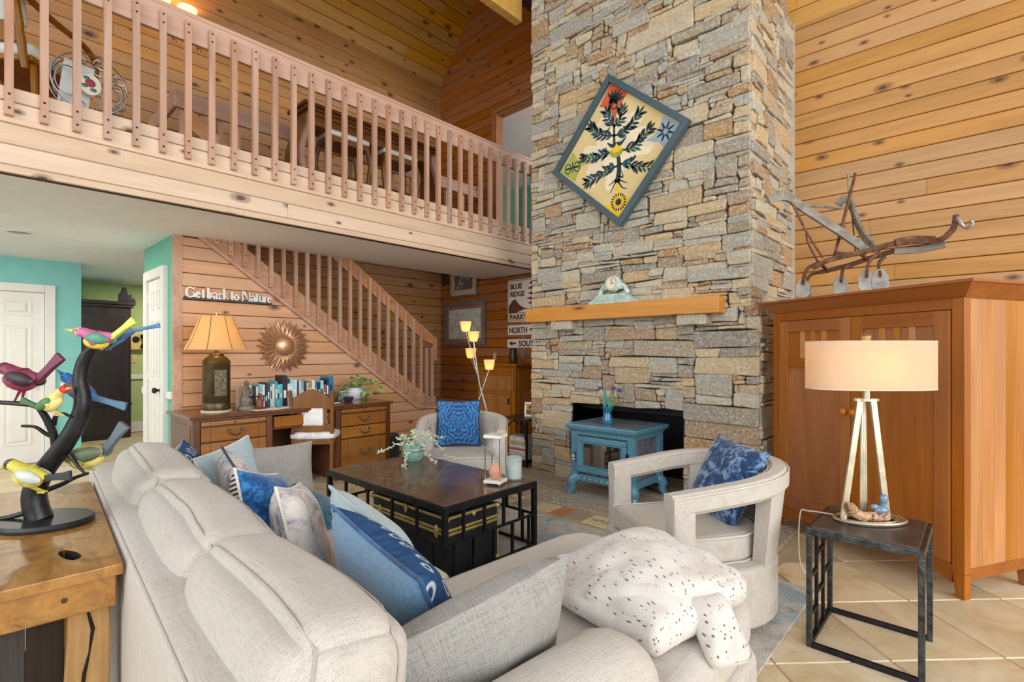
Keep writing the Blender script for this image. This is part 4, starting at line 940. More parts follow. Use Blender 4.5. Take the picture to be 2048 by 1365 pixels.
# ---------------------------------------------------------------- armchairs
m_chair = fabric('pale_taupe_boucle', '#cbc3b9', '#b3aba1', 1.2, .97, 420, .8)
m_pipe = plain('pale_chair_piping', '#cfc8be', .9)
def armchair(label, loc, rz):
    C = empty('barrel_armchair', loc, rz, label, 'armchair', 'matching barrel armchairs')
    a, yf, R0 = .335, -.34, .335
    pts = [(-a, yf), (-a, -.17), (-a, 0)]+[(-R0*math.cos(t), R0*math.sin(t)*1.05) for t in [PI*k/16 for k in range(1, 16)]]+[(a, 0), (a, -.17), (a, yf)]
    n = len(pts); s_ = [0]
    for i in range(1, n): s_.append(s_[-1]+math.hypot(pts[i][0]-pts[i-1][0], pts[i][1]-pts[i-1][1]))
    def norm(i):
        p, q = pts[max(i-1, 0)], pts[min(i+1, n-1)]; d = Vector((q[0]-p[0], q[1]-p[1])).normalized(); return Vector((-d.y, d.x))   # outward
    def zt(i): t = s_[i]/s_[-1]; return .655+.085*math.sin(PI*t)**1.2
    def sweep(i0, i1, sec):
        b = MB(); vs = []; k = None
        for i in range(i0, i1+1):
            S_ = sec(i); k = len(S_); nn = norm(i)
            for o, z in S_: vs.append((pts[i][0]+nn.x*o, pts[i][1]+nn.y*o, z))
        m = i1-i0+1
        fs = [(i*k+j, i*k+(j+1) % k, (i+1)*k+(j+1) % k, (i+1)*k+j) for i in range(m-1) for j in range(k)]
        fs += [tuple(range(k))[::-1], tuple((m-1)*k+j for j in range(k))]
        b.add(vs, [f[::-1] for f in fs]); return b
    def rr(o0, o1, z0, z1, r=.02):
        return [(o0+r, z0), (o1-r, z0), (o1, z0+r), (o1, z1-r), (o1-r, z1), (o0+r, z1), (o0, z1-r), (o0, z0+r)]
    lean = lambda i: .035*math.sin(PI*s_[i]/s_[-1])
    sweep(0, n-1, lambda i: rr(-.05+lean(i), .045+lean(i), zt(i)-.10, zt(i), .022)).build('arm_band', m_chair, C, True)
    for i in (0, n-1):
        x = pts[i][0]
        MB().soft((.047, .055, .30), .018, (0, 0, 0), 6, T(x, yf+.053, .325)).build('front_post', m_chair, C, True)
    i0, i1 = 4, n-5
    sweep(i0, i1, lambda i: [(-.055+lean(i)*.5, .27), (.02, .27), (.03+lean(i), zt(i)-.08), (-.045+lean(i), zt(i)-.08)]).build('back_shell', m_chair, C, True)
    base = [(p[0]*1.02, p[1]*1.02) for p in pts]
    MB().prism([(x*1.06, y*1.06) for x, y in base], .02, .30).build('base', m_chair, C, True, bevel=.02, seg=3)
    MB().lathe([(.26, .0), (.26, .025)], 24).build('swivel_base', m_black, C, True)
    cu = [(-.285, -.345), (.285, -.345), (.285, -.05)]+[(.285*math.cos(t), .28*math.sin(t)) for t in [PI*k/12 for k in range(1, 12)]]+[(-.285, -.05)]
    cb = MB().prism(cu, .295, .43).build('seat_cushion', m_chair, C, True, bevel=.03, seg=4)
    for z in (.305, .425): MB().tube([(x*1.012, y*1.012, z) for x, y in cu], .005, 5, closed=True).build('piping', m_pipe, cb, True)
    P = []
    for i in range(n):
        nn = norm(i); P.append((pts[i][0]+nn.x*(.043+lean(i)), pts[i][1]+nn.y*(.043+lean(i)), zt(i)-.012))
    MB().tube(P, .004, 5).build('arm_piping', m_pipe, C, True)
    P = []
    for i in range(n):
        nn = norm(i); P.append((pts[i][0]+nn.x*(-.048+lean(i)), pts[i][1]+nn.y*(-.048+lean(i)), zt(i)-.012))
    MB().tube(P, .004, 5).build('arm_piping', m_pipe, C, True)
    return C
RA = math.atan2(.59, .81)      # facing (-.59,-.81): local -y
armchair('pale taupe barrel armchair beside the armoire, a navy pillow slung in it', (-1.09, 2.60, .0125), -RA)
armchair('pale taupe barrel armchair between the desk and the fireplace, holding a damask pillow', (-3.40, 3.03, 0.0005), math.atan2(.72, .70))
def damask():
    t = NT('blue_damask_velvet'); tc = t.coord(rnd=False)
    ab = t.n('ShaderNodeVectorMath', _operation='ABSOLUTE', i0=tc).outputs[0]
    sp = t.n('ShaderNodeSeparateXYZ', Vector=tc); ax = t.n('ShaderNodeSeparateXYZ', Vector=ab)
    v = t.n('ShaderNodeCombineXYZ', X=ax.outputs[0], Y=sp.outputs[1], Z=0.0).outputs[0]
    n = t.n('ShaderNodeTexNoise', Vector=v, Scale=16.0, Detail=1.0, Distortion=1.0).outputs[0]
    r = t.math('SQRT', t.math('ADD', t.math('POWER', t.math('MULTIPLY', ax.outputs[0], 1.25), 2.0), t.math('POWER', sp.outputs[1], 2.0)))
    th = t.math('ARCTAN2', sp.outputs[1], ax.outputs[0])
    pet = t.math('MULTIPLY', t.math('SINE', t.math('MULTIPLY', th, 10.0)), .012)
    ring = t.math('SINE', t.math('ADD', t.math('MULTIPLY', t.math('ADD', r, pet), 150.0), t.math('MULTIPLY', n, 13.0)))
    k = t.math('MULTIPLY_ADD', ring, .5, .5)
    field = t.ramp(t.math('ADD', r, t.math('MULTIPLY', n, .12)), [(.19, (.25, .25, .25, 1)), (.24, (-.05, -.05, -.05, 1))])
    k = t.math('SUBTRACT', k, field)
    t.col(t.ramp(k, [(.40, srgb('#12407c')), (.5, srgb('#2f82c2'))])); t.set(Roughness=.75, Sheen__Weight=.5); t.bump(k, .3, .005); return t.m
m_dam = damask()
m_dam2 = toned('navy_swirl_velvet', '#12305a', '#1f4a7e', '#7d9cc0', 16, (.42, .5, .56))
pillow('damask_pillow', (-3.56, 3.12, .645), (.72, -.66, .22), UP, .40, .42, .14, [m_dam, m_dam], 'bright blue damask pillow upright in the far armchair', plain('navy_cord', '#163a66', .9), group='armchair pillows', seed=12)
pillow('navy_swirl_pillow', (-1.01, 2.77, .62), (-.50, -.75, .45), (.12, .05, 1), .44, .44, .14, [m_dam2, m_dam2], 'navy and grey swirled pillow tilted in the armchair by the armoire', None, group='armchair pillows', seed=13)
# ---------------------------------------------------------------- side table with lamp
m_hamm = plain('hammered_steel', '#4d5254', .38, .85, .3, 30, .9, 45)
SD = empty('side_table', (-.368, 2.75, 0), 0, 'small black steel side table with a latticed end by the armoire', 'table')
sx_, sy_, sz_ = .205, .218, .53
MB().box(-sx_+.018, sx_-.018, -sy_+.005, sy_-.005, sz_-.012, sz_+.004).build('tabletop', plain('dark_slate_top', '#4a3f3a', .4, .1, .2, 8), SD, bevel=.003)
fr = MB()
for (a, b, c, d) in ((-sx_, sx_, -sy_, -sy_+.022), (-sx_, sx_, sy_-.022, sy_), (-sx_, -sx_+.022, -sy_+.022, sy_-.022), (sx_-.022, sx_, -sy_+.022, sy_-.022)): fr.box(a, b, c, d, sz_-.035, sz_-.003)
fr.build('top_frame', m_hamm, SD, bevel=.003)
for a in (-1, 1):
    for b in (-1, 1): MB().box(a*sx_-.022*(a > 0), a*sx_+.022*(a < 0), b*sy_-.022*(b > 0), b*sy_+.022*(b < 0), 0, sz_-.035).build('leg', m_hamm, SD, bevel=.003)
for b in (-1, 1): MB().box(-sx_+.022, sx_-.022, b*sy_-.022*(b > 0), b*sy_+.022*(b < 0), 0, .022).build('bottom_rail', m_iron, SD, bevel=.002)
MB().box(-sx_, -sx_+.02, -sy_+.022, sy_-.022, 0, .02).build('bottom_rail', m_iron, SD)
ys = [-sy_+.022+k*(2*sy_-.044)/3 for k in (1, 2)]
for y in ys: MB().box(-sx_+.002, -sx_+.016, y-.007, y+.007, .02, sz_-.035).build('upright', m_iron, SD)
for y0, y1, z in ((-sy_+.022, ys[0], .30), (ys[0], ys[1], .37), (ys[1], sy_-.022, .40), (-sy_+.022, ys[0], .13), (ys[0], ys[1], .19), (ys[1], sy_-.022, .24)):
    MB().box(-sx_+.002, -sx_+.016, y0, y1, z-.007, z+.007).build('cross_bar', m_iron, SD)
m_silver = metal('champagne_silver_leaf', '#cfc6ae', .35, .12)
LR = empty('table_lamp', (-.375, 2.79, sz_+.0045), math.atan2(941, 1017), 'champagne metal A-frame table lamp with a wide white oval shade', 'lamp')
MB().tube([(.15*math.cos(t), .085*math.sin(t), .010) for t in [2*PI*k/28 for k in range(28)]], .009, 7, closed=True).build('base_ring', m_silver, LR, True)
MB().tube([(.112*math.cos(t), .058*math.sin(t), .008) for t in [2*PI*k/28 for k in range(28)]], .007, 7, closed=True).build('inner_ring', m_silver, LR, True)
for s in (-1, 1): MB().box(s*.127-.02, s*.127+.02, -.02, .02, 0, .007).build('ring_bridge', m_silver, LR, bevel=.002)
for s in (-1, 1):
    MB().bar((s*.10-.02, 0, .008), (s*.03-.015, 0, .545), .028, .012, (0, 1, 0)).build('leg', m_silver, LR, bevel=.002)
for s in (-1, 0, 1): MB().tube([(-.015+s*.012, .02, .008), (-.015+s*.007, .02, .545)], .006, 7).build('rod', m_silver, LR, True)
MB().lathe([(.058, .545), (.058, .556)], 24, sy=.5, c=(-.015, 0, 0)).lathe([(.014, .556), (.014, .6)], 12, c=(-.015, 0, 0)).build('top_plate', m_silver, LR)
def shade_mat(name, c, e, st, tr=.5):
    t = NT(name); t.col(srgb(c)); t.set(Roughness=.9, Emission__Color=srgb(e), Emission__Strength=st)
    f = t.noise(t.coord((400, 400, 20), False), 1, 2); t.bump(f, .15, .002)
    tl = t.n('ShaderNodeBsdfTranslucent', Color=srgb(e)); mx = t.n('ShaderNodeMixShader', i0=tr, i1=t.b.outputs[0], i2=tl.outputs[0])
    t.t.links.new(mx.outputs[0], t.t.nodes['Material Output'].inputs[0]); return t.m
m_shadeR = shade_mat('white_linen_shade_lit', '#dcd0bc', '#ffe2b4', .05)
def oval(z, a, b, n=40): return [(a*math.copysign(abs(math.cos(t))**.75, math.cos(t)), b*math.copysign(abs(math.sin(t))**.75, math.sin(t)), z) for t in [2*PI*k/n for k in range(n)]]
def ring_shell(b, A, B):
    n = len(A); b.add(A+B, [(i, (i+1) % n, n+(i+1) % n, n+i) for i in range(n)]); return b
sh = MB(); o1, o2 = oval(.60, .272, .13), oval(.815, .272, .13); ring_shell(sh, o1, o2)
ring_shell(sh, oval(.815, .268, .126), oval(.60, .268, .126)); ring_shell(sh, oval(.815, .272, .13), oval(.815, .268, .126)); ring_shell(sh, oval(.60, .268, .126), oval(.60, .272, .13))
sh.build('lamp_shade', m_shadeR, LR, True)
MB().tube(oval(.813, .271, .129), .003, 5, closed=True).tube(oval(.602, .271, .129), .003, 5, closed=True).build('shade_trim', plain('cream_tape', '#d9cdb8', .9), LR, True)
MB().lathe([(.008, .80), (.018, .825), (.02, .838), (.012, .846), (.001, .848)], 14, c=(-.015, 0, 0)).build('finial', m_silver, LR, True)
MB().ball((-.015, 0, .70), (.03, .03, .04), 12, 8).build('bulb', emis('warm_bulb', '#fff0d0', '#ffd28a', 30), LR, True)
MB().tube(spline([(-.12, .05, .012), (-.20, .13, .006), (-.225, .16, -.02), (-.222, .165, -.25), (-.17, .15, -.36), (-.215, .18, -.50), (-.22, .3, -.525)], 5), .003, 5).build('power_cord', plain('clear_cord', '#cfc8b8', .4), LR, True)
DW = empty('driftwood_ornament', (-.37, 2.755, sz_+.0135), .75, 'small piece of bleached driftwood lying in the lamp base', 'ornament')
dwr = random.Random(3); dw = MB()
Q = spline([(-.085, .0, .075), (-.065, 0, .04), (-.03, 0, .022), (.03, 0, .016), (.085, .0, .010)], 6)
dw.tube([q+Vector((0, dwr.uniform(-.004, .004), dwr.uniform(-.002, .004))) for q in Q], [.004+.018*math.sin(PI*min(1, .15+i/len(Q)*.8))*dwr.uniform(.75, 1.15) for i in range(len(Q))], 7)
for k in range(5):
    x = -.04+k*.025; dw.tube([(x, dwr.uniform(-.012, .012), .02), (x+.02, dwr.uniform(-.02, .02), .034+dwr.uniform(0, .01))], [.008, .003], 5)
dw.build('driftwood', wood('bleached_driftwood', '#d8b08a', '#8c6444', 0, .8, True, .03, '#4a3020', 20, 40), DW)
BB = empty('glass_bird_ornament', (-.335, 2.81, sz_+.0135), .75, 'little pale blue glass bird ornament beside the lamp rods', 'ornament')
m_bg = NT('pale_blue_glass'); m_bg.col(srgb('#86a6c8')); m_bg.set(Roughness=.08, Transmission__Weight=.4, Coat__Weight=.5); m_bg = m_bg.m
MB().ball((0, 0, .045), (.032, .022, .022), 12, 8).ball((.012, 0, .095), (.018, .016, .025), 12, 8).ball((-.03, 0, .06), (.018, .012, .014), 10, 6).tube([(.008, 0, .06), (.012, 0, .08)], .012, 8).lathe([(.016, 0), (.012, .025)], 12).build('bird_body', m_bg, BB, True)
# ---------------------------------------------------------------- desk by the stair wall
m_dk = wood('dark_walnut_frame', '#7a4a2c', '#55301a', 2, .35, False, .03, g=.8, coat=.2); m_dkh = wood('dark_walnut_top', '#7c4a2a', '#552e18', 1, .25, False, .03, g=.8, coat=.4)
m_dr = wood('honey_drawer_front', '#b07634', '#8a551e', 1, .35, False, .1, g=.8, coat=.2)
m_antq = metal('antique_brass_pull', '#7f786a', .4, .2)
DK = empty('writing_desk', (-4.80, 2.25, 0), 0, 'dark walnut pedestal desk with honey drawers against the stair wall', 'desk')
MB().box(-.69, .03, -.985, .985, .737, .763).build('desk_top', m_dkh, DK, bevel=.008)
MB().box(-.68, .015, -.96, .96, .72, .737).build('top_moulding', m_dk, DK, bevel=.003)
def drawer(y0, y1, z0, z1, name='drawer', pull=True, x=0):
    d = MB().box(x-.02, x+.012, y0, y1, z0, z1).build(name, m_dr, DK, bevel=.005)
    for y in (y0+.07, y1-.07): MB().box(x+.0115, x+.0132, y-.0015, y+.0015, z0+.006, z1-.006).build('banding', m_dk, d)
    if pull:
        yc = (y0+y1)/2; zc = (z0+z1)/2+.012
        P = [(x+.02, yc-.052, zc+.014), (x+.035, yc-.05, zc+.006), (x+.04, yc-.034, zc-.02), (x+.042, yc, zc-.03), (x+.04, yc+.034, zc-.02), (x+.035, yc+.05, zc+.006), (x+.02, yc+.052, zc+.014)]
        MB().tube(spline(P, 4), .0065, 6).ball((x+.018, yc-.052, zc+.014), .013, 8, 6).ball((x+.018, yc+.052, zc+.014), .013, 8, 6).build('pull', m_antq, d, True)
    else:
        MB().ball((x+.014, (y0+y1)/2, (z0+z1)/2), .007, 8, 6).build('knob', m_black, d, True)
for a, b in ((-.955, -.31), (.31, .955)):
    MB().box(-.67, -.02, a, b, .03, .72).build('pedestal', m_dk, DK, bevel=.004)
    for y in (a, b-.055): MB().box(-.02, .006, y, y+.055, .03, .72).build('stile', m_dk, DK, bevel=.006)
    MB().box(-.68, .012, a-.006, b+.006, 0, .08).build('plinth', m_dk, DK, bevel=.006)
    drawer(a+.06, b-.06, .675, .712, 'writing_slide', False)
    drawer(a+.06, b-.06, .54, .66)
    drawer(a+.06, b-.06, .415, .528)
    drawer(a+.06, b-.06, .10, .403)
for y in (-.955-.001, .955-.028): MB().box(-.6, -.06, y-.004, y+.03, .14, .68).build('side_panel', m_dk, DK, bevel=.004)
drawer(-.29, .29, .60, .70, 'drawer', False, -.03)
MB().box(-.6, -.03, -.31, .31, .58, .6).build('knee_rail', m_dk, DK)
MB().box(-.67, -.64, -.31, .31, .1, .72).build('back_panel', m_dk, DK)
# desk chair
m_oak = wood('brown_oak', '#8c6034', '#643f1e', 2, .45, False, .05)
DC = empty('desk_chair', (-4.79, 2.32, 0), 0, 'carved oak side chair with a white padded seat pulled to the desk', 'chair')
DC.rotation_euler[2] = math.atan2(.75, .65)   # local +y faces the desk
for s in (-1, 1):
    P = [(s*.175, -.02, 0), (s*.178, 0, .25), (s*.18, .0, .45), (s*.185, -.02, .7), (s*.20, -.06, .93)]
    b = MB()
    for p, q in zip(P, P[1:]): b.bar(p, q, .034, .034, (0, 1, 0))
    b.build('back_post', m_oak, DC, bevel=.004)
    MB().lathe([(.012, 0), (.016, .02), (.012, .04), (.018, .09), (.022, .16), (.015, .2), (.022, .23), (.02, .40)], 12, c=(s*.19, .36, 0)).build('front_leg', m_oak, DC, True)
MB().box(-.20, .20, -.02, .38, .40, .45).build('seat_rail', m_oak, DC, bevel=.006)
m_toile = toned('white_grey_toile', '#b9bfc4', '#e4e4e2', '#f0efec', 14, (.34, .46, .55))
MB().soft((.215, .21, .035), .03, (0, 0, .018), 8, T(0, .185, .485)).build('seat_pad', m_toile, DC, True)
cre = [(-.19, .80), (-.17, .86), (-.11, .90), (-.06, .925), (0, .945), (.06, .925), (.11, .90), (.17, .86), (.19, .80), (.19, .74), (.10, .76), (-.10, .76), (-.19, .74)]
XZ = Rx(PI/2)
MB().prism(cre, .02, .045, XZ).build('crest_rail', m_oak, DC, bevel=.003)
MB().prism([(-.19, .60), (.19, .60), (.17, .54), (.06, .525), (-.06, .525), (-.17, .54)], -.01, .02, XZ).build('lower_rail', m_oak, DC, bevel=.003)
for s in (-1, 1):
    sc_ = [(s*.145, .60), (s*.15, .63), (s*.138, .66), (s*.15, .69), (s*.138, .72), (s*.15, .76), (s*.10, .76), (s*.10, .60)]
    MB().prism(sc_, .0, .025, XZ).build('fretted_stile', m_oak, DC, bevel=.002)
MB().soft((.105, .018, .095), .014, (0, .006, 0), 6, T(0, -.012, .68)).build('back_pad', m_toile, DC, True)
# desk things
ZD = .7632
m_tole = plain('antique_bronze_tole', '#5f5238', .4, .7, .25, 12, .1)
DL = empty('desk_lamp', (-5.10, 1.565, ZD), 0, 'bronze canister desk lamp with a glowing bell shade at the end of the desk', 'lamp')
MB().lathe([(.125, 0), (.125, .012), (.115, .016)], 28).build('lamp_foot', plain('cream_foot', '#d8cba8', .5), DL, True)
MB().lathe([(.108, .016), (.112, .03), (.112, .08), (.108, .085), (.112, .09), (.112, .43), (.116, .436), (.112, .442), (.11, .46), (.08, .495), (.06, .505), (.06, .52), (.02, .53), (.012, .55)], 28).build('canister', m_tole, DL, True)
MB().cb((.111, 0, .26), (.008, .10, .24)).build('crest_plate', plain('engraved_plate', '#6f6750', .5, .6, .35, 45, .4, 120), DL, bevel=.004)
prof = [(.255, .56), (.235, .60), (.205, .66), (.175, .74), (.15, .81), (.135, .86)]
m_shadeD = shade_mat('amber_silk_shade_lit', '#e4cc98', '#ffdc90', .16)
MB().lathe(prof+[(r-.004, z) for r, z in prof[::-1]]+[prof[0]], 32, caps=False).build('lamp_shade', m_shadeD, DL, True)
for k in range(8):
    a = 2*PI*k/8+.2; MB().tube([(r*math.cos(a), r*math.sin(a), z) for r, z in prof], .003, 5).build('shade_rib', plain('brown_ribbon', '#7a5c30', .8), DL, True)
MB().lathe([(.004, .86), (.008, .88), (.003, .9)], 10).build('finial', m_brass, DL, True)
MB().ball((0, 0, .64), .04, 12, 8).build('bulb', emis('amber_bulb', '#ffe0b0', '#ffc878', 26), DL, True)
# books
cols = ['#d9d4c6', '#7a4434', '#e4e2da', '#2c3038', '#ece8dc', '#7fc4d4', '#f0efe8', '#1f2c3a', '#274a5c', '#bfe0e6', '#e8e4d8', '#37b0c8', '#8fd0dc', '#5fb8cc', '#2a2430', '#e6e6e2', '#9cd4e0', '#c8e2e8', '#26333f', '#c9d4d4', '#5ab0c0', '#1d3b58', '#d4c8ae', '#a8925e', '#eef0ea', '#2f86a8', '#16324e', '#a8dce8', '#a0624a', '#12324c', '#2a7aa0']
heights = [.22, .22, .235, .23, .22, .25, .24, .26, .25, .22, .24, .27, .23, .24, .33, .24, .29, .28, .26, .27, .26, .25, .24, .26, .27, .25, .24, .26, .21, .27, .30]
cname = ['grey', 'brick red', 'white', 'charcoal', 'cream', 'sky blue', 'white', 'black spiral-bound', 'slate blue', 'ice blue', 'ivory', 'turquoise', 'pale aqua', 'aqua', 'tall black', 'white', 'pale sky', 'pale grey-blue', 'dark slate', 'light grey', 'sea blue', 'navy', 'beige', 'straw', 'off-white', 'blue', 'dark navy', 'baby blue', 'rust', 'midnight blue', 'wide turquoise']
ords = ['first', 'second', 'third', 'fourth', 'fifth', 'sixth', 'seventh', 'eighth', 'ninth', 'tenth', 'eleventh', 'twelfth', 'thirteenth', 'fourteenth', 'fifteenth', 'sixteenth', 'seventeenth', 'eighteenth', 'nineteenth', 'twentieth', 'twenty-first', 'twenty-second', 'twenty-third', 'twenty-fourth', 'twenty-fifth', 'twenty-sixth', 'twenty-seventh', 'twenty-eighth', 'twenty-ninth', 'thirtieth', 'thirty-first']
m_page = plain('book_pages', '#ece6d6', .9, var=.06, vs=60)
rb_ = random.Random(12); y = 1.80; X0 = -5.13
for k in range(31):
    th = rb_.uniform(.020, .034); h = heights[k]*.92; dp = rb_.uniform(.15, .19)
    if k == 30: th = .055
    if k == 14: th = .05
    mc = plain('book_cover', cols[k], .55, var=.1, vs=30)
    b = MB(); b.cur = 0
    b.box(X0-dp, X0, 0, .0025, 0, h).box(X0-dp, X0, th-.0025, th, 0, h).box(X0-.003, X0, .0025, th-.0025, 0, h)
    b.cur = 1; b.box(X0-dp+.004, X0-.003, .0025, th-.0025, .003, h-.004)
    b.cur = 2; z0 = h*rb_.uniform(.25, .4); b.box(X0-.001, X0+.0006, th*.25, th*.75, z0, z0+h*rb_.uniform(.2, .4))
    o = b.build('book', [mc, m_page, plain('spine_lettering', '#f2efe6' if k % 3 else '#23405a', .7)])
    o.location = (rb_.uniform(-.01, .01), y, ZD); y += th+.0012
    tag(o, f'{cname[k]} book on the desk, {ords[k]} in the row counting from the lamp', 'book', 'books in a row on the desk')
def sculpt(name, parts, loc, rz, label, cat, mats, pn):
    e = empty(name, loc, rz, label, cat)
    for p, m, n in zip(parts, mats, pn): p.build(n, m, e, True)
    return e
m_pewter = plain('weathered_pewter_stone', '#7d776a', .6, .3, .35, 30, .6, 60)
sculpt('seated_statuette', [MB().lathe([(.075, 0), (.08, .012), (.075, .03), (.06, .04), (.055, .055)], 16), MB().lathe([(.05, .05), (.055, .09), (.045, .14), (.035, .18), (.028, .205), (.02, .22)], 14, sx=.8).ball((0, 0, .245), (.022, .022, .028), 10, 8).tube([(.02, -.03, .2), (.04, -.035, .15), (.045, -.01, .12)], .012, 7).tube([(.02, .03, .2), (.04, .035, .15), (.045, .01, .12)], .012, 7)], (-5.04, 1.80, ZD), 0, 'weathered grey statuette on a round foot next to the lamp', 'statuette', [m_pewter, m_pewter], ['foot', 'figure'])
m_rose = wood('reddish_carved_wood', '#8a4a28', '#642e14', 2, .4, False)
sculpt('carved_figurine', [MB().box(-.035, .035, -.04, .04, 0, .02), MB().lathe([(.03, .02), (.034, .06), (.026, .09), (.018, .11)], 12).ball((0, 0, .13), (.018, .018, .024), 10, 8), MB().box(-.006, .006, -.07, .07, .118, .126).box(-.02, .02, -.09, -.06, .118, .124)], (-4.99, 1.90, ZD), .3, 'small reddish carved wooden figurine in front of the books', 'figurine', [m_rose, m_rose, m_black], ['foot', 'figure', 'headdress'])
for (x, y, rz, l) in ((-4.93, 1.93, .1, 'loose sheet of white paper on the desk near the figurine'), (-4.95, 2.22, -.15, 'loose sheet of white paper on the desk behind the chair back')):
    o = MB().grid(lambda a, b: (a*.216-.108, b*.28-.14, .0012+.0015*math.sin(a*5)*b), 6, 6).build('paper_sheet', plain('white_paper', '#f4f2ee', .8, var=.01)); o.location = (x, y, ZD+.001); o.rotation_euler[2] = rz
    tag(o, l, 'paper', 'papers on the desk')
nb = empty('black_notebook', (-4.98, 2.50, ZD), .12, 'closed black notebook lying on the desk behind the chair', 'notebook')
MB().box(-.1, .1, -.16, .16, 0, .006).box(-.1, .1, -.16, .16, .02, .026).build('cover', plain('black_leatherette', '#22262c', .5), nb, bevel=.002)
MB().box(-.095, .095, -.155, .155, .006, .02).build('pages', m_page, nb)
bw = MB().lathe([(.03, 0), (.045, .01), (.06, .05), (.056, .05), (.04, .013), (.001, .01)], 18, caps=False).build('dark_bowl', plain('dark_glazed_ceramic', '#3b4250', .2), None, True); bw.location = (-5.08, 2.86, ZD); tag(bw, 'small dark glazed bowl on the desk before the blue mug', 'bowl')
mg = empty('blue_white_mug', (-5.30, 2.90, ZD), 0, 'blue and white ceramic mug between the books and the planter', 'mug')
MB().lathe([(.038, 0), (.042, .01), (.042, .1), (.038, .1), (.036, .015), (.001, .012)], 18, caps=False).build('mug_body', toned('delft_glaze', '#38588c', '#a9bccf', '#e4e8ea', 30, (.4, .48, .55), .25), mg, True)
MB().tube(spline([(.04, 0, .08), (.07, 0, .075), (.075, 0, .045), (.042, 0, .025)], 4), .006, 6).build('handle', plain('white_glaze', '#e0e4e8', .25), mg, True)
# pothos in a white planter
def leafm(L, W):
    b = MB(); b.add([(0, 0, 0), (L*.25, W*.42, .006), (L*.5, W*.5, 0), (L*.8, W*.25, -.01), (L, 0, -.02), (L*.8, -W*.25, -.01), (L*.5, -W*.5, 0), (L*.25, -W*.42, .006), (L*.5, 0, -.008)],
                    [(0, 1, 8), (1, 2, 8), (2, 3, 8), (3, 4, 8), (4, 5, 8), (5, 6, 8), (6, 7, 8), (7, 0, 8)]); return b
PO = empty('potted_pothos', (-5.30, 3.06, ZD), 0, 'green trailing pothos in a round white planter at the desk end', 'plant')
MB().lathe([(.075, 0), (.1, .02), (.115, .06), (.115, .1), (.1, .135), (.094, .135), (.1, .1), (.001, .09)], 24, caps=False).build('planter', plain('white_ribbed_ceramic', '#dcdfe2', .4), PO, True)
m_lf = toned('pothos_leaf', '#4f8a34', '#7cb648', '#b7d678', 18, (.38, .5, .62), .45)
lm = leafm(.085, .065).mesh('leaf', True, [m_lf]); rp_ = random.Random(5)
stems = [[(0, 0, .12), (.05, -.05, .20), (.1, -.12, .18), (.11, -.14, .08)], [(0, 0, .12), (.03, .07, .22), (.06, .17, .23), (.07, .24, .18), (.08, .29, .12)], [(0, 0, .12), (-.03, .05, .2), (-.05, .14, .24), (-.04, .22, .2)], [(0, 0, .12), (.08, .02, .2), (.13, .03, .14), (.13, .04, .05)], [(0, 0, .12), (.02, -.05, .24), (.0, -.1, .26)], [(0, 0, .12), (.09, .08, .17), (.13, .1, .1)], [(0, 0, .12), (0, .02, .26), (.04, .05, .3)], [(0, 0, .12), (-.02, -.09, .16), (.02, -.17, .12), (.03, -.2, .06)]]
for P in stems:
    Q = spline(P, 4); MB().tube(Q, .003, 5).build('stem', m_stem, PO, True)
    for i in range(2, len(Q), 2):
        link('leaf', lm, None, PO, T(*Q[i]) @ Rz(rp_.uniform(0, 6.3)) @ Ry(rp_.uniform(-.3, .7)) @ Matrix.Scale(rp_.uniform(.8, 1.2), 4))
# little plant by the mug
SP = empty('small_potted_plant', (-5.36, 2.80, ZD), 0, 'tiny leafy plant in a clear blue tumbler beside the books', 'plant')
MB().lathe([(.03, 0), (.036, .08), (.032, .08), (.026, .005)], 16, caps=False).build('tumbler', m_vblue, SP, True)
for k in range(9): link('leaf', lm, None, SP, T(0, 0, .08+.012*k) @ Rz(k*2.4) @ Ry(-.5) @ Matrix.Scale(.75, 4))
# waste bin
WB = empty('waste_bin', (-5.17, 3.46, 0), 0, 'dark navy waste bin on the floor beyond the desk', 'bin')
MB().lathe([(.10, 0), (.12, .27), (.124, .275), (.124, .285), (.116, .285), (.096, .01), (.001, .008)], 20, caps=False, sx=.8).build('bin_body', plain('dark_navy_plastic', '#2a3644', .45), WB, True)
MB().soft((.07, .08, .04), .035, (0, 0, 0), 6, T(0, 0, .29), wrinkle(3, .03, 30)).build('bin_bag', plain('navy_bin_bag', '#31445c', .35), WB, True)
# sunflower on the wall
m_cop = metal('hammered_copper', '#d2a684', .3, .12, .65, .3, 40)
SU = empty('sunflower_wall_art', (XS+.02, 2.343, 1.366), 0, 'copper sunflower wall ornament above the desk', 'wall art')
pm = MB(); L_ = [(.085, 0, .012), (.13, .018, .028), (.19, .022, .032), (.245, .015, .02), (.285, 0, .008)]
vs = []
for r, w_, z in L_: vs += [(z, -w_, r), (z+.012, 0, r), (z, w_, r)]
pm.add(vs, [(3*i+j, 3*i+j+1, 3*i+4+j, 3*i+3+j) for i in range(4) for j in range(2)])
pmesh = pm.mesh('petal', True, [m_cop])
for lay_, (n, dx, sc_, of) in enumerate(((24, .0, 1.0, 0), (24, .022, .86, .13))):
    for k in range(n): link('petal', pmesh, None, SU, T(dx, 0, 0) @ Rx(2*PI*k/n+of) @ Matrix.Scale(sc_, 4))
MB().ball((.035, 0, 0), (.045, .108, .108), 24, 12).build('flower_centre', m_cop, SU, True)
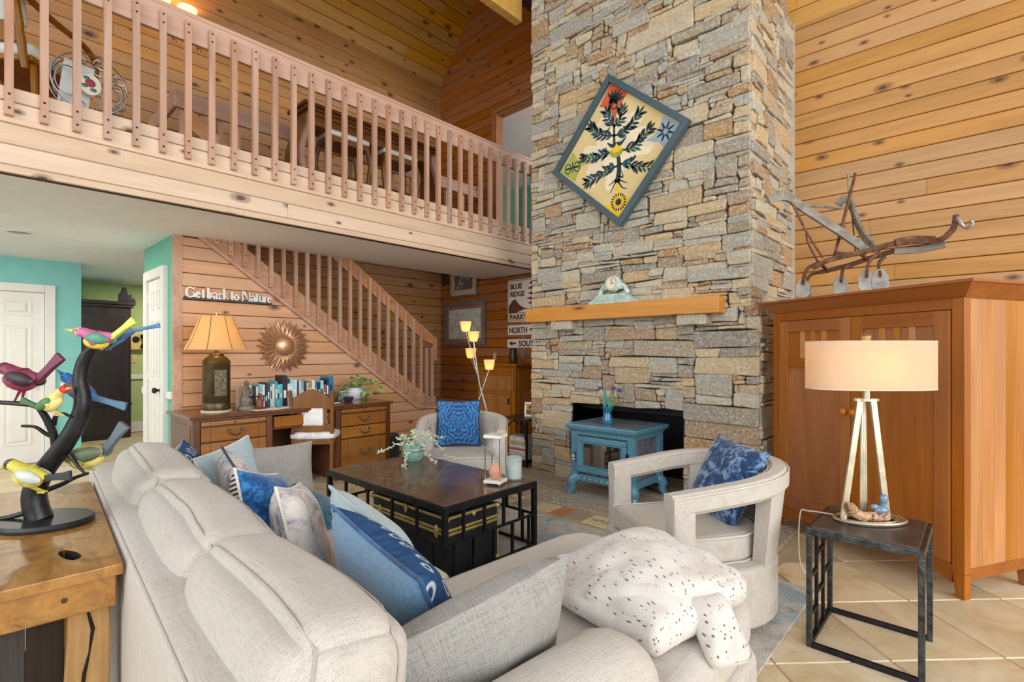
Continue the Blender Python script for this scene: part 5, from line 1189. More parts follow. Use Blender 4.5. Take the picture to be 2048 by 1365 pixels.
# words on the wall
def text_mesh(s, size, ext, width=None, bold=0):
    c = bpy.data.curves.new('txt', 'FONT'); c.body = s; c.size = size; c.extrude = ext; c.offset = bold; c.resolution_u = 3
    o = bpy.data.objects.new('txt', c); COL.objects.link(o)
    me = bpy.data.meshes.new_from_object(o.evaluated_get(bpy.context.evaluated_depsgraph_get()))
    bpy.data.objects.remove(o); bpy.data.curves.remove(c); me.materials.clear()
    xs = [v.co.x for v in me.vertices]; x0 = min(xs); wd = max(xs)-x0; k = width/wd if width else 1
    for v in me.vertices: v.co.x = (v.co.x-x0)*k
    return me
m_let = plain('pewter_white_letters', '#dcdad6', .4, .2, .03); m_shelf = plain('dark_grey_ledge', '#4b4844', .6)
WG = empty('word_sign', (XS+.017, 1.412, 1.80), 0, 'raised pewter words on a dark ledge reading Get back to Nature', 'sign')
MB().box(0, .035, 0, .80, 0, .018).build('ledge', m_shelf, WG, bevel=.002)
MB().box(0, .004, .0, .80, 0, .03).build('ledge_back', m_shelf, WG)
# serif lettering drawn with thick and thin strokes
def serif(word_spec, h):
    out = []; x = 0
    def arc(cx, cy, rx, ry, a0, a1, w0, w1, n=14):
        P = []; Q = []
        for i in range(n+1):
            a = a0+(a1-a0)*i/n; t = abs(math.cos(a)); wv = w0+(w1-w0)*t
            P.append((cx+(rx)*math.cos(a), cy+(ry)*math.sin(a))); Q.append((cx+(rx-wv)*math.cos(a), cy+(ry-w0)*math.sin(a)))
        return P+Q[::-1]
    th, tk = .012*h/.1, .021*h/.1; xh = .62*h
    R_ = lambda x0, x1, y0, y1: [(x0, y0), (x1, y0), (x1, y1), (x0, y1)]
    for ch in word_spec:
        if ch == ' ': x += .16*h; continue
        if ch == 'G':
            out.append([arc(x+.42*h, .5*h, .42*h, .52*h, .75, 2*PI-.75, th, tk, 22), R_(x+.68*h, x+.68*h+tk, .05*h, .42*h), R_(x+.56*h, x+.84*h, .40*h, .44*h), R_(x+.70*h, x+.70*h+th, .78*h, 1.0*h)]); x += .86*h
        elif ch == 'N':
            out.append([R_(x+.1*h, x+.1*h+th, 0, h), R_(x+.76*h, x+.76*h+th, 0, h), [(x+.06*h, h), (x+.06*h+tk*1.5, h), (x+.78*h, 0), (x+.76*h, 0)], R_(x, x+.24*h, 0, .03*h), R_(x+.66*h, x+.92*h, h-.03*h, h), R_(x-.02*h, x+.15*h, h-.03*h, h)]); x += .9*h
        elif ch == 'e':
            out.append([arc(x+.25*h, .31*h, .25*h, .32*h, .0, 2*PI-.7, th, tk, 20), R_(x+.05*h, x+.49*h, .33*h, .33*h+th)]); x += .48*h
        elif ch == 'o':
            out.append([arc(x+.28*h, .31*h, .28*h, .32*h, 0, PI, th, tk), arc(x+.28*h, .31*h, .28*h, .32*h, PI, 2*PI, th, tk)]); x += .56*h
        elif ch == 'c':
            out.append([arc(x+.25*h, .31*h, .25*h, .32*h, .7, 2*PI-.7, th, tk, 20), R_(x+.38*h, x+.38*h+tk, .46*h, .56*h)]); x += .44*h
        elif ch == 'a':
            out.append([R_(x+.32*h, x+.32*h+tk, 0, .46*h), arc(x+.2*h, .44*h, .2*h+tk*.4, .19*h, 0, PI*.9, th, th), arc(x+.18*h, .17*h, .18*h, .18*h, .4, 2*PI-.4, th, tk, 16), R_(x+.32*h, x+.46*h, 0, .03*h)]); x += .45*h
        elif ch == 't':
            out.append([R_(x+.08*h, x+.08*h+tk, .05*h, .82*h), R_(x, x+.3*h, xh-.03*h, xh), arc(x+.22*h, .12*h, .12*h, .12*h, PI, 2*PI-.3, th, tk*.6)]); x += .31*h
        elif ch == 'b':
            out.append([R_(x+.06*h, x+.06*h+tk, 0, 1.05*h), R_(x, x+.1*h, 1.02*h, 1.05*h), arc(x+.27*h, .31*h, .25*h, .32*h, -PI*.8, PI*.8, th, tk, 18)]); x += .54*h
        elif ch == 'k':
            out.append([R_(x+.06*h, x+.06*h+tk, 0, 1.05*h), R_(x-.01*h, x+.1*h, 1.02*h, 1.05*h), [(x+.15*h, .3*h), (x+.38*h, .6*h), (x+.42*h, .6*h), (x+.2*h, .3*h)], [(x+.2*h, .36*h), (x+.27*h, .38*h), (x+.54*h, 0), (x+.44*h, 0)], R_(x+.3*h, x+.48*h, xh-.03*h, xh), R_(x, x+.18*h, 0, .03*h), R_(x+.4*h, x+.58*h, 0, .03*h)]); x += .56*h
        elif ch == 'u':
            out.append([R_(x+.06*h, x+.06*h+tk, .15*h, xh), R_(x+.40*h, x+.40*h+tk, 0, xh), arc(x+.26*h, .18*h, .2*h, .18*h, PI, 2*PI, th, tk*.6), R_(x, x+.1*h, xh-.03*h, xh), R_(x+.33*h, x+.44*h, xh-.03*h, xh)]); x += .53*h
        elif ch == 'r':
            out.append([R_(x+.06*h, x+.06*h+tk, 0, xh), R_(x, x+.1*h, xh-.03*h, xh), R_(x, x+.22*h, 0, .03*h), arc(x+.24*h, .44*h, .16*h, .2*h, .5, PI*.9, th, tk*.5), R_(x+.30*h, x+.30*h+tk, .5*h, .58*h)]); x += .37*h
    return out, x
letters, wd = serif('Get back to Nature', .1)
kx = .79/wd
for polys in letters:
    b = MB()
    for q, P in enumerate(polys): b.prism([(p[0]*kx, p[1]) for p in P], .006, .028+.0004*q)
    b.build('letter', m_let, WG, mtx=Matrix(((0, 0, 1, 0), (1, 0, 0, .005), (0, 1, 0, .018), (0, 0, 0, 1))))
# ---------------------------------------------------------------- pictures and road signs on the rear wall
def picture(name, label, x0, x1, z0, z1, mf, mats, fw, matw):
    P = empty(name, ((x0+x1)/2, YW-.018, (z0+z1)/2), 0, label, 'picture'); a, c = (x1-x0)/2, (z1-z0)/2
    for (q0, q1, r0, r1) in ((-a, a, -c, -c+fw), (-a, a, c-fw, c), (-a, -a+fw, -c+fw, c-fw), (a-fw, a, -c+fw, c-fw)): MB().box(q0, q1, -.028, 0, r0, r1).build('frame_rail', mf, P, bevel=.004)
    MB().box(-a+fw, a-fw, -.012, 0, -c+fw, c-fw).build('mount', mats[0], P)
    MB().box(-a+fw+matw, a-fw-matw, -.0145, -.012, -c+fw+matw, c-fw-matw).build('print', mats[1], P)
    MB().box(-a+fw, a-fw, -.018, -.017, -c+fw, c-fw).build('glass', thin('picture_glass', '#ffffff', .04), P)
    return P
m_map = toned('shaded_relief_map', '#8b8f84', '#b9bcae', '#d3d6cc', 16, (.36, .48, .6))
picture('framed_map', 'grey framed relief map with a brick red mount beside the stair foot', -6.42, -5.47, 1.41, 2.08, plain('weathered_grey_frame', '#6a6e72', .6, 0, .15), [plain('brick_red_mount', '#96513c', .9), m_map], .05, .055)
m_photo = toned('dark_stream_photograph', '#16181a', '#2f3a2c', '#c9cdc4', 9, (.45, .55, .66), .4)
picture('framed_photograph', 'silver framed photograph of a woodland stream under the soffit', -6.29, -5.645, 2.165, 2.62, metal('silver_frame', '#a8aaa8', .4), [plain('putty_mount', '#b9a98e', .9), m_photo], .03, .085)
m_sign = plain('white_sign_enamel', '#e3d8ce', .45, var=.03); m_brown = plain('park_brown_paint', '#5e3620', .6); m_post = plain('galvanised_channel', '#8d8c86', .5, .5)
def rr2(x0, x1, z0, z1, r, n=5):
    out = []
    for cx, cz, a in ((x1-r, z0+r, -PI/2), (x1-r, z1-r, 0), (x0+r, z1-r, PI/2), (x0+r, z0+r, PI)):
        out += [(cx+r*math.cos(a+PI/2*k/n), cz+r*math.sin(a+PI/2*k/n)) for k in range(n+1)]
    return out
MI = Rx(PI/2) @ Matrix.Diagonal((1, 1, -1, 1))
RS = empty('road_sign', (-5.01, YW-.03, 0), 0, 'large brown and white parkway sign with mountain and pine emblem beside the chimney', 'sign', 'road signs by the chimney')
MB().prism(rr2(0, .62, 1.73, 2.33, .03), -.004, .004, XZ).build('sign_plate', m_sign, RS)
bd = MB(); A_ = rr2(.012, .608, 1.742, 2.318, .024); B_ = rr2(.02, .60, 1.75, 2.31, .018); n_ = len(A_)
bd.add([(x, -.0045, z) for x, z in A_]+[(x, -.0045, z) for x, z in B_], [(i, n_+i, n_+(i+1) % n_, (i+1) % n_) for i in range(n_)]); bd.build('border', m_brown, RS)
flat('mountain', [[(.022, 1.86), (.022, 1.955), (.06, 2.0), (.085, 2.035), (.10, 2.03), (.14, 2.06), (.2, 1.99), (.27, 1.94), (.34, 1.915), (.42, 1.90), (.3, 1.90), (.2, 1.87), (.17, 1.86)], [(.33, 1.86), (.38, 1.89), (.46, 1.91), (.598, 1.94), (.598, 1.86)]], .005, m_brown, RS)
flat('pine_tree', [[(.44, 1.93), (.46, 1.93), (.47, 2.28), (.45, 2.28)]]+[[(.45-w_, z), (.46, z+.025), (.46+w_, z), (.46, z-.022)] for w_, z in ((.05, 2.26), (.08, 2.19), (.07, 2.12), (.10, 2.05), (.07, 1.985))], .005, m_brown, RS)
def sign_text(s, x, z, size, width, parent, y=-.0052, mat=None):
    me = text_mesh(s, size, .0006, width, .004); me.materials.append(mat or m_brown); return link('lettering', me, None, parent, T(x, y, z) @ Rx(PI/2))
sign_text('BLUE', .05, 2.20, .10, .22, RS); sign_text('RIDGE', .05, 2.09, .10, .27, RS); sign_text('PARKWAY', .04, 1.765, .10, .54, RS)
flat('band_line', [[(.02, 1.852), (.60, 1.852), (.60, 1.86), (.02, 1.86)]], .005, m_brown, RS)
MB().box(.25, .32, .008, .028, 1.2, 2.37).build('sign_post', m_post, RS)
R2 = empty('road_sign', (-5.01, YW-.03, 0), 0, 'small white road sign reading NORTH with a brown arrow', 'sign', 'road signs by the chimney')
MB().prism(rr2(0, .62, 1.545, 1.685, .018), -.004, .004, XZ).build('sign_plate', m_sign, R2)
sign_text('NORTH', .03, 1.572, .115, .34, R2); flat('arrow', [[(.42, 1.60), (.50, 1.60), (.50, 1.575), (.56, 1.615), (.50, 1.655), (.50, 1.63), (.42, 1.63)]], .005, m_brown, R2)
R3 = empty('road_sign', (-5.02, YW-.03, 0), 0, 'small white road sign reading SOUTH with a brown arrow', 'sign', 'road signs by the chimney')
MB().prism(rr2(0, .62, 1.365, 1.485, .018), -.004, .004, XZ).build('sign_plate', m_sign, R3)
sign_text('SOUTH', .22, 1.385, .11, .36, R3); flat('arrow', [[(.17, 1.413), (.10, 1.413), (.10, 1.39), (.03, 1.426), (.10, 1.462), (.10, 1.438), (.17, 1.438)]], .005, m_brown, R3)
WS = empty('wall_switch', (-5.29, YW-.017, 1.24), 0, 'brown wall plate with white switches near the floor lamp', 'switch')
MB().box(-.035, .035, -.005, 0, -.058, .058).build('plate', m_rail, WS, bevel=.002)
for z in (-.02, .02): MB().ball((0, -.006, z), (.012, .006, .012), 8, 6).build('toggle', m_white, WS, True)
# ---------------------------------------------------------------- pine cabinet in the nook
m_pc = wood('golden_oak_cabinet', '#b8782e', '#95581c', 2, .4, False, .05); m_pcd = wood('golden_oak_rail', '#b07028', '#8c5018', 0, .4, False, .05)
PC = empty('oak_cabinet', (-5.15, 4.88, 0), 0, 'golden oak cabinet with a panelled door in the nook behind the chimney', 'cabinet')
MB().box(.0, .70, .0, .44, .0, 1.10).build('case', m_pc, PC, bevel=.004)
MB().box(-.03, .73, -.03, .44, 1.10, 1.12).box(-.045, .745, -.045, .44, 1.12, 1.15).build('top', m_pcd, PC, bevel=.006)
for x in (.0, .63): MB().box(x, x+.07, -.012, .0, .0, 1.10).build('stile', m_pc, PC, bevel=.004); MB().box(x+.015, x+.055, -.03, -.012, .78, 1.08).build('corbel', m_pcd, PC, bevel=.006)
dd = MB().box(.08, .62, -.012, .0, .08, 1.06).build('cabinet_door', m_pc, PC, bevel=.003)
for z0, z1 in ((.08, .15), (.74, .80), (.99, 1.06)): MB().box(.08, .62, -.024, -.012, z0, z1).build('rail', m_pcd, dd, bevel=.004)
for x in (.08, .32, .56): MB().box(x, x+.06, -.022, -.012, .15, .74).build('muntin', m_pc, dd, bevel=.004)
for z0, z1 in ((.1, .55), (.6, .78), (.82, 1.05)): MB().box(.7, .706, .05, .40, z0, z1).build('side_panel', m_pc, PC, bevel=.003)
MB().cb((.60, -.03, .66), (.012, .02, .08)).build('latch', m_black, dd)
VC = MB().lathe([(.05, 0), (.06, .03), (.055, .12), (.045, .18), (.05, .2), (.046, .2), (.001, .19)], 16, caps=False).build('wooden_vase', wood('dark_turned_wood', '#4a3524', '#241812', 2, .4, False), None, True); VC.location = (-4.62, 5.02, 1.1505); tag(VC, 'dark turned wooden vase on the oak cabinet under the road signs', 'vase')
# floor lamp
m_nick = metal('brushed_nickel', '#9a948a', .3, .1)
FL = empty('floor_lamp', (-4.02, 3.80, 0), 0, 'nickel floor lamp of four crossing stems with frosted tulip shades', 'lamp')
MB().lathe([(.15, 0), (.15, .012), (.13, .022), (.02, .026)], 28).build('lamp_base', m_nick, FL, True)
m_fr = shade_mat('frosted_glass_lit', '#f4e2b8', '#ffd890', .35)
R_v = Vector((math.cos(math.atan2(941, 1017)), math.sin(math.atan2(941, 1017)), 0)); F_v = Vector((-R_v.y, R_v.x, 0))
base_px = (978, 0)
heads = [(-.135, .03, 1.575), (-.045, -.03, 1.465), (-.08, .05, 1.285), (.125, -.02, 1.16)]
for (u_, v_, z) in heads:
    e = R_v*u_+F_v*v_; s_ = -1 if u_ < 0 else 1
    P = [R_v*(.05*(-s_))+Vector((0, 0, .02)), R_v*(.11*(-s_)+.02)+F_v*v_*.5+Vector((0, 0, .45)), R_v*(.02)+F_v*v_+Vector((0, 0, .95 if z > 1.2 else .8)), e+Vector((0, 0, z-.045))]
    MB().tube(spline(P, 8), .008, 8).build('stem', m_nick, FL, True)
    s = MB().lathe([(.03, -.05), (.042, -.045), (.052, 0), (.062, .06), (.058, .06), (.046, 0), (.03, -.042)], 20, c=tuple(e+Vector((0, 0, z))), caps=False).build('glass_shade', m_fr, FL, True)
    MB().ball(tuple(e+Vector((0, 0, z))), .022, 10, 8).build('bulb', emis('halogen_bulb', '#fff0d0', '#ffd28a', 30), s, True)
# small iron table with magazines
IT = empty('iron_side_table', (-3.90, 4.42, 0), 0, 'small black iron table with a curved frame tucked beside the chimney', 'table')
MB().box(-.20, .22, -.18, .18, .535, .555).build('tabletop', plain('dark_brown_top', '#3a2c26', .35), IT, bevel=.003)
for x in (-.18, .18):
    for y in (-.16, .16): MB().box(x-.011, x+.011, y-.011, y+.011, .02, .535).build('leg', m_black, IT, bevel=.002)
    MB().box(x-.01, x+.01, -.15, .15, .06, .08).build('shelf_bar', m_black, IT)
for y in (-.16, .16):
    MB().tube(spline([(-.18, y, .25), (-.12, y, .44), (.0, y, .53)], 5), .008, 6).tube(spline([(.18, y, .25), (.12, y, .44), (.0, y, .53)], 5), .008, 6).tube(spline([(-.17, y, .22), (-.08, y, .08), (.18, y, .03)], 5), .01, 6).build('curved_brace', m_black, IT, True)
MB().box(-.19, .19, -.15, .15, .075, .085).build('shelf', m_black, IT)
fil = MB()
for k in range(5):
    z = .13+k*.045; fil.tube([(-.192+.018*math.cos(t)*1, -.1+.03*math.sin(t)+.05*(k % 3), z+.02*math.cos(t)) for t in [2*PI*q/10 for q in range(10)]], .003, 5, closed=True)
fil.build('filigree', m_black, IT, True)
mc_ = ['#e6e4e0', '#b9c0c8', '#d8d2c4', '#efeeea', '#c86a70', '#e2e0dc', '#a9b4c0', '#d9c06a', '#e8e6e2', '#c3c8cc']
mn = ['white', 'silver grey', 'beige', 'off-white', 'coral', 'pale grey', 'steel blue', 'mustard', 'chalk', 'cool grey']
z = .0855
for k in range(10):
    th = .016+.010*(k % 3); b = MB(); b.cur = 0; b.box(-.13, .13, -.10, .10, 0, th); b.cur = 1; b.box(-.1305, .1305, -.098, .1005, .003, th-.003)
    o = b.build('magazine', [plain('magazine_cover', mc_[k], .4, var=.15, vs=20), m_page]); o.location = (-3.89, 4.40, z); o.rotation_euler[2] = .08*math.sin(k*2.3); z += th+.0006
    tag(o, f'{mn[k]} magazine, {ords[k]} from the bottom of the pile in the iron table', 'magazine', 'magazines stacked in the iron table')
PF = empty('photo_frame', (-3.82, 4.44, .5555), .55, 'small silver photo frame standing on the iron table', 'picture frame')
fo = Rx(-.18)
for q in ((-.07, .07, 0, .022), (-.07, .07, .148, .17), (-.07, -.05, .022, .148), (.05, .07, .022, .148)): MB().box(q[0], q[1], -.008, .008, q[2], q[3]).build('frame_rail', metal('silver_leaf_frame', '#a9a49a', .4), PF, bevel=.002, mtx=fo)
MB().box(-.05, .05, -.002, .002, .022, .148).build('photo', toned('sepia_photo', '#6b4a2a', '#c99a5a', '#ecd2a0', 20, (.4, .5, .6)), PF, mtx=fo)
MB().bar((0, .008, .12), (0, .075, .002), .02, .004).build('easel_strut', m_black, PF)
# ---------------------------------------------------------------- rustic console behind the sofa
m_rust = NT('rustic_oak_slab')
def rust():
    t = m_rust; v = t.coord((1, 1, 1), False)
    n = t.noise(t.coord((2.2, 9, 9), False), 1.4, 6, .65, 1.4); n2 = t.noise(v, 4.5, 5, .7, 1.2); n3 = t.noise(t.coord((7, 60, 60), False), 1, 3)
    c = t.ramp(n, [(.3, srgb('#8f6226')), (.62, srgb('#b88440'))])
    c = t.mix(t.ramp(n2, [(.54, (0, 0, 0, 1)), (.68, (.85, .85, .85, 1))]), c, srgb('#5a3a1c'))
    c = t.mix(t.ramp(n3, [(.68, (0, 0, 0, 1)), (.74, (.9, .9, .9, 1))]), c, srgb('#2e1d10'))
    t.col(c); t.set(Roughness=.38, Coat__Weight=.25); t.bump(n3, .15, .004); return t.m
m_rust = rust()
m_rleg = wood('split_oak_post', '#c79a56', '#96682c', 2, .6, True, .05, '#20140a', 3.0, 5.0, .8)
RT = empty('rustic_console', (-.5, .207, 0), -.0759, 'rustic oak console table with a knot hole standing behind the sofa', 'table')
slab_p = [(-2.55, -.60), (-1.9, -.605), (-1.30, -.60), (-1.292, -.3), (-1.30, .006), (-1.9, .008), (-2.55, .006), (-2.553, -.3)]
# top with a real knot hole
kh = [(-1.545, -.115), (-1.525, -.10), (-1.49, -.085), (-1.455, -.078), (-1.43, -.085), (-1.425, -.098), (-1.445, -.11), (-1.48, -.122), (-1.515, -.128), (-1.538, -.126)]
bm = bmesh.new(); vo = [bm.verts.new((x, y, .70)) for x, y in slab_p]; vi = [bm.verts.new((x, y, .70)) for x, y in kh]
eo = [bm.edges.new((vo[i], vo[(i+1) % len(vo)])) for i in range(len(vo))]+[bm.edges.new((vi[i], vi[(i+1) % len(vi)])) for i in range(len(vi))]
bmesh.ops.triangle_fill(bm, edges=eo, use_beauty=True)
ex = bmesh.ops.extrude_face_region(bm, geom=bm.faces[:]); bmesh.ops.translate(bm, vec=(0, 0, -.032), verts=[g for g in ex['geom'] if isinstance(g, bmesh.types.BMVert)])
bmesh.ops.recalc_face_normals(bm, faces=bm.faces[:]); me = bpy.data.meshes.new('tabletop'); bm.to_mesh(me); bm.free(); me.materials.append(m_rust)
o = link('tabletop', me, None, RT); bv = o.modifiers.new('bevel', 'BEVEL'); bv.width = .004; bv.segments = 2; bv.limit_method = 'ANGLE'
m_kn = plain('knot_hole_shade', '#1a100a', .9); n_ = len(kh); kc_ = (sum(p[0] for p in kh)/n_, sum(p[1] for p in kh)/n_)  # dark lining: the shade inside the hole is put into its colour
ks = lambda k, z: [(kc_[0]+(x-kc_[0])*k, kc_[1]+(y-kc_[1])*k, z) for x, y in kh]
MB().add(ks(.985, .6985)+ks(.97, .62), [(i, (i+1) % n_, n_+(i+1) % n_, n_+i) for i in range(n_)]+[tuple(range(n_, 2*n_))]).build('knot_hole', m_kn, RT)
MB().box(-1.36, -1.325, -.57, -.008, .575, .668).build('end_apron', m_rust, RT, bevel=.004)
MB().box(-2.52, -2.485, -.57, -.008, .575, .668).build('end_apron', m_rust, RT, bevel=.004)
for y in (-.57, -.06): MB().box(-2.48, -1.36, y, y+.03, .575, .668).build('long_apron', m_rust, RT, bevel=.004)
for y in (-.12, -.47): MB().lathe([(.007, 0), (.007, .003)], 10, mtx=T(-1.325, y, .625) @ Ry(PI/2)).build('peg', plain('dark_peg', '#4a3118', .7), RT)
for x in (-1.465, -2.47):
    for y in (-.575, -.115):
        r = random.Random(int(x*y*1000)); j = lambda: r.uniform(-.006, .006)
        lv_ = [[(x+j(), y+j(), z), (x+.10+j(), y+j(), z), (x+.10+j(), y+.10+j(), z), (x+j(), y+.10+j(), z)] for z in (0, .12, .25, .38, .5, .575)]
        b = MB(); vs = [p for l in lv_ for p in l]
        b.add(vs, [(4*i+q, 4*i+(q+1) % 4, 4*i+4+(q+1) % 4, 4*i+4+q) for i in range(5) for q in range(4)]+[(3, 2, 1, 0), (20, 21, 22, 23)])
        lg = b.build('leg', m_rleg, RT, bevel=.006)
        cr = MB(); zz = .57; px = y+.045
        P = [(x+.1015, px+.012*math.sin(q*1.3)+.01*math.sin(q*3.1), .57-q*.06) for q in range(9)]
        cr.tube(P, [.003+.0025*abs(math.sin(q*1.7)) for q in range(9)], 5).build('split', plain('dark_split', '#1c120a', .9), lg)
for k, (y0, y1) in enumerate(((-.475, -.38), (-.378, -.29), (-.288, -.20), (-.198, -.117))):
    MB().box(-1.50, -1.475, y0, y1, .04, .575).build('end_board', wood('dark_barn_board', ('#5a5350', '#3a2a20', '#55504e', '#33241a')[k], '#1e1712', 2, .8, False, .05), RT, bevel=.003)
MB().box(-2.45, -1.45, -.55, -.04, .02, .04).build('lower_shelf', wood('barn_shelf', '#4a3a2e', '#2a2019', 0, .8, False), RT)
# ---------------------------------------------------------------- bird tree sculpture
YAW = math.atan2(941, 1017); KP = .00175
BT = empty('bird_tree_sculpture', (-2.405, .193, .7005), YAW, 'black metal branch sculpture of painted birds standing on the rustic console', 'sculpture')
def L2(x, y, dy=0): return Vector(((x-88)*KP, dy, (1043-y)*KP))
m_bark = plain('black_bronze_bark', '#2b2a2d', .38, .5, .3, 12, .4, 30)
MB().lathe([(.148, 0), (.152, .006), (.152, .016), (.146, .022), (.001, .022)], 40, sy=.78).build('base', plain('satin_black_base', '#202326', .4), BT, True)
MB().tube(spline([L2(80, 1034), L2(70, 1000), L2(72, 970), L2(90, 935), L2(125, 890), L2(150, 850), L2(164, 815), L2(165, 785), L2(160, 755), L2(166, 722), L2(178, 700), L2(190, 690)], 4), [.038*(1-.58*i/44) for i in range(45)], 10).build('trunk', m_bark, BT, True)
for P, r0 in ((((112, 900), (112, 862), (98, 822), (86, 805), (50, 800), (15, 797)), .013), (((113, 872), (97, 862), (82, 848), (60, 845)), .008), (((108, 845), (118, 826), (138, 822), (158, 828)), .008), (((95, 975), (130, 962), (160, 948), (190, 938)), .009), (((72, 1012), (40, 1024), (5, 1030), (-30, 1028)), .010), (((178, 702), (190, 694), (206, 694)), .007), (((140, 905), (160, 925), (178, 938)), .007)):
    Q = spline([L2(x, y, -.01*i) for i, (x, y) in enumerate(P)], 4); MB().tube(Q, [r0*(1-.45*i/(len(Q)-1)) for i in range(len(Q))], 8).build('branch', m_bark, BT, True)
def bird(desc, head, body, tail0, tail1, beak, rad, cols, feet, dy=0, hr=.5, flip=1):
    """px positions; rad = body radius in px; cols = body, belly, wing, tail, head, beak"""
    B = empty('painted_bird'); B.parent = BT; B['label'] = desc
    cb, cbe, cw_, ct, ch, ck_ = [plain('painted_feathers', c, .45, 0, .12, 25) for c in cols]
    H, Bo, T0, T1, K = L2(*head, dy), L2(*body, dy), L2(*tail0, dy), L2(*tail1, dy), L2(*beak, dy); R0 = rad*KP*.76
    nk = H.lerp(Bo, .42)+Vector((0, 0, .004))
    Q = spline([H.lerp(K, .22), H, nk, Bo, Bo.lerp(T0, .6), T0], 5); n = len(Q); prof = []
    kr = [hr*.45, hr, hr*1.12, 1.0, .62, .22]
    for i in range(n):
        t = i/(n-1)*5; a = int(min(4, t)); f = t-a; prof.append(R0*(kr[a]+(kr[a+1]-kr[a])*f))
    MB().tube(Q, prof, 12).build('body', cb, B, True)
    MB().ball(tuple(H), R0*hr*1.06, 12, 8).build('head', ch, B, True)
    MB().tube([H+(K-H)*.4, K], [R0*hr*.42, .0008], 8).build('beak', ck_, B, True)
    ax = (T0-H).normalized(); dn = Vector((ax.z, 0, -ax.x))
    if dn.z > 0: dn = -dn
    mtx = lambda c, sx, sy, sz: T(*c) @ Matrix((ax, Vector((0, 1, 0)), dn)).transposed().to_4x4() @ Matrix.Diagonal((sx, sy, sz, 1))
    MB().ball((0, 0, 0), 1, 12, 8, mtx(Bo+dn*R0*.30-ax*R0*.1, R0*1.35, R0*.80, R0*.78)).build('belly', cbe, B, True)
    for s in (-1, 1):
        MB().ball((0, 0, 0), 1, 12, 8, mtx(Bo+ax*R0*.35-dn*R0*.1+Vector((0, s*R0*.62, 0)), R0*1.25, R0*.42, R0*.58)).build('wing', cw_, B, True)
        MB().ball(tuple(H+Vector((0, s*R0*hr*.92, R0*hr*.2))), R0*hr*.2, 8, 6).build('eye', m_black, B, True)
    tl = (T1-T0); pn = Vector((-tl.z, 0, tl.x)).normalized()
    tw = R0*.34; vs = []
    for p, w_, d in ((T0-tl*.15, .8, .6), (T0.lerp(T1, .5), .85, .5), (T1, 1.35, .35)):
        for a, b in ((-1, -1), (1, -1), (1, 1), (-1, 1)): vs.append(tuple(p+pn*tw*w_*a+Vector((0, b*R0*d*.5, 0))))
    MB().add(vs, [(3, 2, 1, 0), (8, 9, 10, 11)]+[(4*i+q, 4*i+(q+1) % 4, 4*i+4+(q+1) % 4, 4*i+4+q) for i in range(2) for q in range(4)]).build('tail', ct, B, bevel=.003)
    for q, (fx, fy) in enumerate(feet):
        f_ = L2(fx, fy, dy*.5); top = Bo+dn*R0*.9+ax*R0*(.2+.3*q)
        MB().tube([top, top.lerp(f_, .5), f_], [.006, .004, .003], 6).tube([f_+Vector((-.012, 0, -.002)), f_+Vector((.012, 0, -.002))], .003, 5).build('leg', cb if q else cb, B, True)
bird('pink bird with a yellow belly and green wing on the topmost twig', (170, 660), (205, 675), (238, 668), (277, 637), (139, 655), 24, ('#b8648e', '#ead042', '#4f9478', '#c9d25a', '#d89a98', '#e8cf60'), ((200, 694), (204, 694)), -.02)
bird('maroon bird with a dark wing on the long branch', (27, 732), (60, 752), (95, 752), (138, 708), (-2, 730), 30, ('#8a3350', '#8a3350', '#33222c', '#6a2a44', '#5a2438', '#c9b24e'), ((38, 797), (52, 797)), -.03)
bird('blue bird with a rust wing behind the trunk', (108, 752), (132, 775), (170, 795), (230, 812), (86, 735), 25, ('#2f72b8', '#8a5450', '#8e5550', '#5b7f9c', '#2a78c4', '#2a5f94'), ((140, 822),), .05)
bird('small yellow bird with a red head and green wings', (152, 773), (128, 798), (104, 806), (70, 793), (168, 769), 20, ('#dcd07a', '#e2d68a', '#4c7a48', '#3f6a42', '#cf3b30', '#e0c060'), ((130, 823), (138, 823)), -.05)
bird('olive bird with a slate tail behind the trunk', (118, 915), (152, 912), (190, 900), (228, 848), (96, 925), 34, ('#a59a52', '#d8cc74', '#5f6a50', '#56666c', '#a59a52', '#b8a850'), ((172, 936),), .05)
bird('yellow bird with a dark cap and white wing at the foot', (56, 917), (92, 938), (128, 942), (172, 938), (30, 928), 28, ('#ccc04c', '#d8d060', '#c9cdc4', '#2e3438', '#4d5240', '#c0b040'), ((98, 975), (104, 972)), -.06)
bird('yellow bird cut by the picture edge on the lowest twig', (2, 965), (-12, 985), (-30, 1000), (-60, 1010), (18, 940), 22, ('#d4c84e', '#dcd468', '#3a3f3a', '#3a3f3a', '#c8c04c', '#b8a850'), ((-8, 1028),), -.03)
bird('blue bird with a narrow tail behind the pink one', (200, 668), (222, 664), (250, 655), (300, 645), (188, 664), 15, ('#4a6f9c', '#4a6f9c', '#4a6f9c', '#4f7fae', '#4a6f9c', '#33506e'), ((205, 694),), .05)
